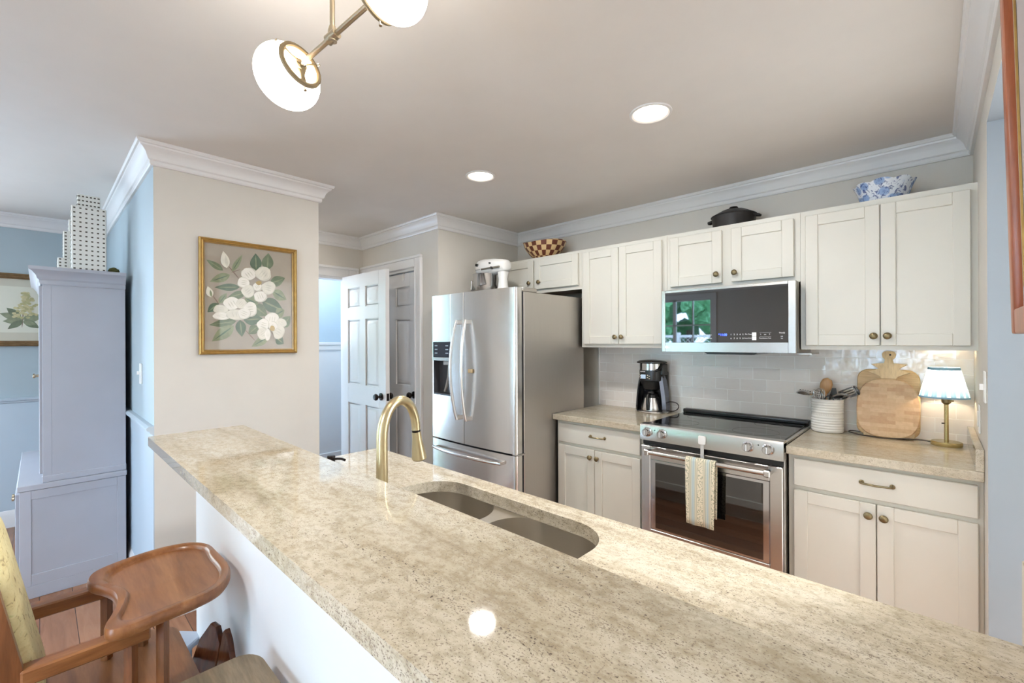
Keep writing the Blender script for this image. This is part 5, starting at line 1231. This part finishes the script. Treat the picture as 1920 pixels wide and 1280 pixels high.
for i, (x, y) in enumerate(lp):
    sx_ = 1 if x == HX1 else -1; rings.append([Vector((x + sx_ * d_, y - (d_ if y < 0.1 else 0), z_)) for d_, z_ in cr_])
b.loft(rings); b.box(HX0, HX1, 0.014, 0.372, 1.80, 1.847); b.done('crown', HUTCH, t, smooth=25)
for k in range(2):
    xa = HX0 + 0.03 + k * 0.545; xb = xa + 0.525
    o = shaker(B(), xa, xb, 0.68, 1.745, 0.0, 0.06).done('door', HUTCH, t)
    B().box(xa + 0.062, xb - 0.062, 0.004, 0.0075, 0.742, 1.683).done('pane', PGLASS, o)
    B().lathe([(0.008, 0), (0.006, 0.012), (0.013, 0.018), (0.012, 0.026), (0.001, 0.028)], (xb - 0.03 if k == 0 else xa + 0.03, 0.0, 1.21), 16, Mx).done('knob', NICKEL, o)
    o = shaker(B(), xa, xb, 0.09, 0.585, -0.092, 0.055).done('door', HUTCH, t)
    B().lathe([(0.008, 0), (0.006, 0.012), (0.013, 0.018), (0.012, 0.026), (0.001, 0.028)], (xb - 0.03 if k == 0 else xa + 0.03, -0.092, 0.45), 16, Mx).done('knob', NICKEL, o)
HOLE = plain('dark_window_hole', (70, 62, 48), 0.6)
def tower(name, label, stages, rows, cols, x, y):
    t = thing(name, label, 'tower figurine', (x, y, 1.8485))
    body = B(); holes = B(); z = 1.8485
    for (w, d, h, nr, nc) in stages:
        body.box(x - d / 2, x + d / 2, y - w / 2, y + w / 2, z, z + h, 0.004)
        for r in range(nr):
            for c_ in range(nc):
                zz = z + h * (r + 0.5) / nr; yy = y - w / 2 + w * (c_ + 0.5) / nc; s = 0.0048
                holes.box(x + d / 2 - 0.004, x + d / 2 + 0.0006, yy - s, yy + s, zz - s * 0.8, zz + s * 0.8)
                holes.box(x - d / 2 - 0.0006, x - d / 2 + 0.004, yy - s, yy + s, zz - s * 0.8, zz + s * 0.8)
                xx = x - d / 2 + d * (c_ + 0.5) / nc
                holes.box(xx - s, xx + s, y - w / 2 - 0.0006, y - w / 2 + 0.004, zz - s * 0.8, zz + s * 0.8)
        z += h
    body.done('body', plain('white_porcelain', (222, 220, 212), 0.25, var=0.01), t); holes.done('window_openings', HOLE, t)  # window openings of the tower, drawn as dark blocks on its faces
tower('ceramic_tower', 'tall white pierced ceramic skyscraper on top of the hutch', [(0.154, 0.12, 0.385, 14, 6), (0.103, 0.08, 0.075, 3, 6)], 0, 0, -3.74, 0.210)
tower('ceramic_tower', 'lower white stepped ceramic tower behind the tall one on the hutch', [(0.17, 0.13, 0.10, 5, 7), (0.12, 0.1, 0.17, 8, 5), (0.07, 0.07, 0.08, 3, 3)], 0, 0, -3.98, 0.165)
MOSS = plain('moss_green', (96, 96, 52), 0.9, var=0.3, nscale=60)
b = B(); b.sphere((-3.74, 0.325, 1.869), 0.026, 18, 12, sz=0.8)
rnd = random.Random(5)
for vv in b.bm.verts: vv.co += Vector((rnd.uniform(-1, 1), rnd.uniform(-1, 1), rnd.uniform(-0.3, 1))) * 0.004
tag(b.done('moss_ball', MOSS), 'small green moss ball beside the white tower on the hutch', 'ornament')

# ---------------------------------------------------------------- wooden high chair, facing the bar
CW = wood('warm_oak_high_chair', (116, 70, 38), (146, 94, 54), (166, 114, 70), 'y', scale=1.2, rough=0.3)
CWX = wood('warm_oak_boards', (120, 74, 42), (150, 98, 58), (170, 118, 76), 'x', scale=0.8, rough=0.3)
CWZ = wood('warm_oak_posts', (104, 60, 32), (132, 82, 46), (150, 100, 60), 'z', scale=1.2, rough=0.3)
t = thing('high_chair', 'warm brown wooden high chair with tray, pulled up to the bar wall', 'high chair', (-1.62, 0.1, 0))
TZ = 0.722
TPTS = [(-1.75, .092), (-1.80, .113), (-1.834, .184), (-1.847, .274), (-1.824, .348), (-1.765, .387), (-1.68, .395), (-1.57, .397), (-1.49, .379), (-1.432, .340), (-1.408, .285), (-1.396, .2), (-1.388, .14), (-1.40, .110), (-1.43, .104), (-1.47, .117), (-1.53, .134), (-1.60, .135), (-1.66, .120), (-1.71, .098)]
def catmull(P, n=5):
    out = []; N_ = len(P)
    for i in range(N_):
        p0, p1, p2, p3 = (Vector(P[(i + q) % N_]) for q in (-1, 0, 1, 2))
        for k in range(n):
            t_ = k / n
            out.append(tuple(0.5 * (2 * p1 + (p2 - p0) * t_ + (2 * p0 - 5 * p1 + 4 * p2 - p3) * t_ ** 2 + (3 * p1 - p0 - 3 * p2 + p3) * t_ ** 3)))
    return out
TOUT = catmull(TPTS)
def tray_poly(k):
    if k == 1: return TOUT
    cx, cy = -1.615, 0.262
    res = []
    for x, y in TOUT:
        dx_, dy_ = cx - x, cy - y; ln = math.hypot(dx_, dy_); q = k / ln
        if k > 0.01: q *= 1 + 0.75 * max(0, min(1, (0.2 - y) / 0.1)) * max(0, min(1, (abs(x + 1.6) - 0.07) / 0.08))
        res.append((x + dx_ * q, y + dy_ * q))
    return res
o1 = tray_poly(1)
def ringz(poly, z): return [Vector((x, y, z)) for x, y in poly]
b = B()
b.loft([ringz(tray_poly(0.004), TZ), ringz(o1, TZ + 0.006), ringz(o1, TZ + 0.02), ringz(tray_poly(0.005), TZ + 0.028), ringz(tray_poly(0.022), TZ + 0.029), ringz(tray_poly(0.028), TZ + 0.024), ringz(tray_poly(0.031), TZ + 0.017), ringz(tray_poly(0.038), TZ + 0.0155)], True, True, True)
b.done('tray', CWX, t, smooth=50)
b = B(); b.box(-1.80, -1.46, 0.205, 0.24, TZ - 0.008, TZ, 0.002); b.done('tray_bracket', DARKM, t)
AX0, AX1 = -1.81, -1.478
for x in (AX0, AX1):
    b = B(); b.box(x - 0.021, x + 0.021, -0.03, 0.195, 0.662, 0.698, 0.004); b.done('arm', CW, t)
    for y in ((0.158, 0.222) if x > -1.6 else (0.138, 0.222)):
        b = B(); b.tube([(x, y, 0.47), (x, y, TZ - 0.008 if y > 0.2 else 0.663)], 0.014, 4); b.done('post', CWZ, t)
    # back posts rise from the seat and lean back
    b = B(); rings = []
    for z, y in ((0.46, 0.005), (0.69, -0.034), (0.85, -0.064), (0.93, -0.079), (0.945, -0.082)):
        hx, hy = (0.014, 0.022) if z < 0.94 else (0.01, 0.014)
        rings.append([Vector((x + a_ * hx, y + c_ * hy - 0.012, z)) for a_, c_ in ((-1, -1), (1, -1), (1, 1), (-1, 1))])
    b.loft(rings); b.done('back_post', CWZ, t)
b = B(); Mt = T((0, -0.03, 0.66)) @ Matrix.Rotation(math.radians(10), 4, 'X')
for z in (0.0, 0.14, 0.27): b.box(AX0 + 0.012, AX1 - 0.012, -0.045, -0.03, z, z + 0.055, 0.003, M=Mt)
b.done('back_slats', CWX, t)
b = B(); b.loft([[Vector((x, y, z)) for x, y in rrect(-1.885, -1.415, -0.07, 0.315, [0.07, 0.07, 0.02, 0.02], 8)] for z in (0.445, 0.452, 0.468, 0.472)]); b.done('seat', CWX, t)
for sx_, sy_ in ((-1, -1), (1, -1), (-1, 1), (1, 1)):
    b = B(); x0 = -1.65 + sx_ * 0.18; y0 = 0.12 + sy_ * 0.14
    b.tube([(x0, y0, 0.447), (x0 + sx_ * 0.05, y0 + sy_ * 0.045, 0.0)], 0.02, 10, rads=[0.022, 0.017]); b.done('leg', CWZ, t)
for z, y in ((0.2, 0.285), (0.16, -0.045)):
    b = B(); b.tube([(-1.862, y, z), (-1.438, y, z)], 0.012, 10); b.done('stretcher', CWX, t)
DW = wood('dark_oak_footrest', (70, 36, 20), (96, 52, 30), (122, 74, 46), 'z', scale=1.5, rough=0.22)
Mt = T((-1.60, 0.352, 0.455)) @ Matrix.Rotation(math.radians(20), 4, 'Z') @ Matrix.Rotation(math.radians(-12), 4, 'X')
b = B(); b.plate([(-0.115, -0.16), (0.03, -0.16), (0.03, 0.055), (0.0, 0.095), (-0.025, 0.1), (-0.06, 0.05)], 0.018, Mt, 0.003); b.plate([(0.033, -0.16), (0.10, -0.16), (0.088, 0.02), (0.06, 0.07), (0.038, 0.095), (0.033, 0.09)], 0.018, Mt @ T((0, 0.002, 0)), 0.003); b.done('footrest', DW, t)
b = B(); b.box(-1.62, -1.47, 0.30, 0.345, 0.30, 0.32, 0.003); b.done('footrest_bracket', DW, t)
# seat cushion tied to the chair back
CUSH = NT('yellow_floral_cushion'); v = CUSH.coords(); n1 = CUSH.noise(v, 38, 4, 0.7, 1.0)
r_ = CUSH.ramp(n1, 'Fac', [(0.33, L((150, 124, 88))), (0.42, L((222, 206, 152))), (0.6, L((232, 218, 168))), (0.72, L((206, 200, 140)))]); CUSH.link(r_, 'Color', CUSH.b, 'Base Color'); CUSH.set(rough=0.9); CUSH = CUSH.m
b = B(); Mt = T((-1.625, -0.026, 0.585)) @ Matrix.Rotation(math.radians(11), 4, 'X')
rings = []
for q, y in ((0.80, 0.0), (0.95, 0.008), (1.0, 0.018), (1.0, 0.028), (0.95, 0.04), (0.82, 0.048)):
    rings.append([Mt @ Vector((px * q, y - 0.010, 0.21 + (pz - 0.21) * (0.9 + 0.1 * q) )) for px, pz in rrect(-0.118, 0.118, 0.0, 0.42, [0.09, 0.09, 0.03, 0.03], 8)])
b.loft(rings); tag(b.done('chair_cushion', CUSH, smooth=60), 'pale yellow floral back cushion in the wooden high chair', 'cushion')

# bar stool at the lower edge
SW = wood('grey_brown_stool_seat', (96, 84, 68), (124, 108, 86), (146, 128, 104), 'x', scale=1.2, rough=0.4)
t = thing('bar_stool', 'grey-brown wooden saddle-seat bar stool tucked against the bar wall', 'stool', (-1.06, 0.20, 0))
b = B(); pl = rrect(-1.285, -0.845, 0.02, 0.392, 0.055, 8)
def sad(z, k): return [Vector((-1.065 + (x + 1.065) * k, 0.206 + (y - 0.206) * k, z + 0.022 * ((x + 1.065) / 0.22) ** 2 * 0.9)) for x, y in pl]
b.loft([sad(0.575, 0.94), sad(0.582, 0.985), sad(0.60, 1.0), sad(0.608, 0.985), sad(0.603, 0.8), sad(0.600, 0.5), sad(0.599, 0.2)]); b.done('seat', SW, t, smooth=50)
for sx_ in (-1, 1):
    for sy_ in (-1, 1):
        b = B(); b.tube([(-1.065 + sx_ * 0.15, 0.206 + sy_ * 0.12, 0.585), (-1.065 + sx_ * 0.185, 0.206 + sy_ * 0.15, 0.0)], 0.02, 4, rads=[0.024, 0.02]); b.done('leg', SW, t)
for z in (0.2, 0.3):
    b = B()
    if z == 0.2: b.box(-1.24, -0.89, 0.06, 0.085, z, z + 0.025, 0.003)
    else:
        b.box(-1.24, -0.89, 0.33, 0.35, z, z + 0.025, 0.003)
    b.done('stretcher', SW, t)
# small painted step stool under the bar
PB = plain('pale_blue_grey_paint', (170, 180, 196), 0.4, var=0.03)
t = thing('step_stool', 'pale blue-grey step stool behind the high chair, by the bar wall', 'stool', (-2.06, 0.235, 0))
Mt = T((-2.06, 0.235, 0)) @ Matrix.Rotation(math.radians(-50), 4, 'Z')
b = B(); b.box(-0.19, 0.19, -0.11, 0.11, 0.255, 0.28, 0.004, M=Mt); b.done('top', PB, t)
for sx_ in (-1, 1):
    b = B(); b.box(sx_ * 0.14 - 0.01, sx_ * 0.14 + 0.01, -0.085, 0.085, 0, 0.255, M=Mt); b.done('leg', PB, t)
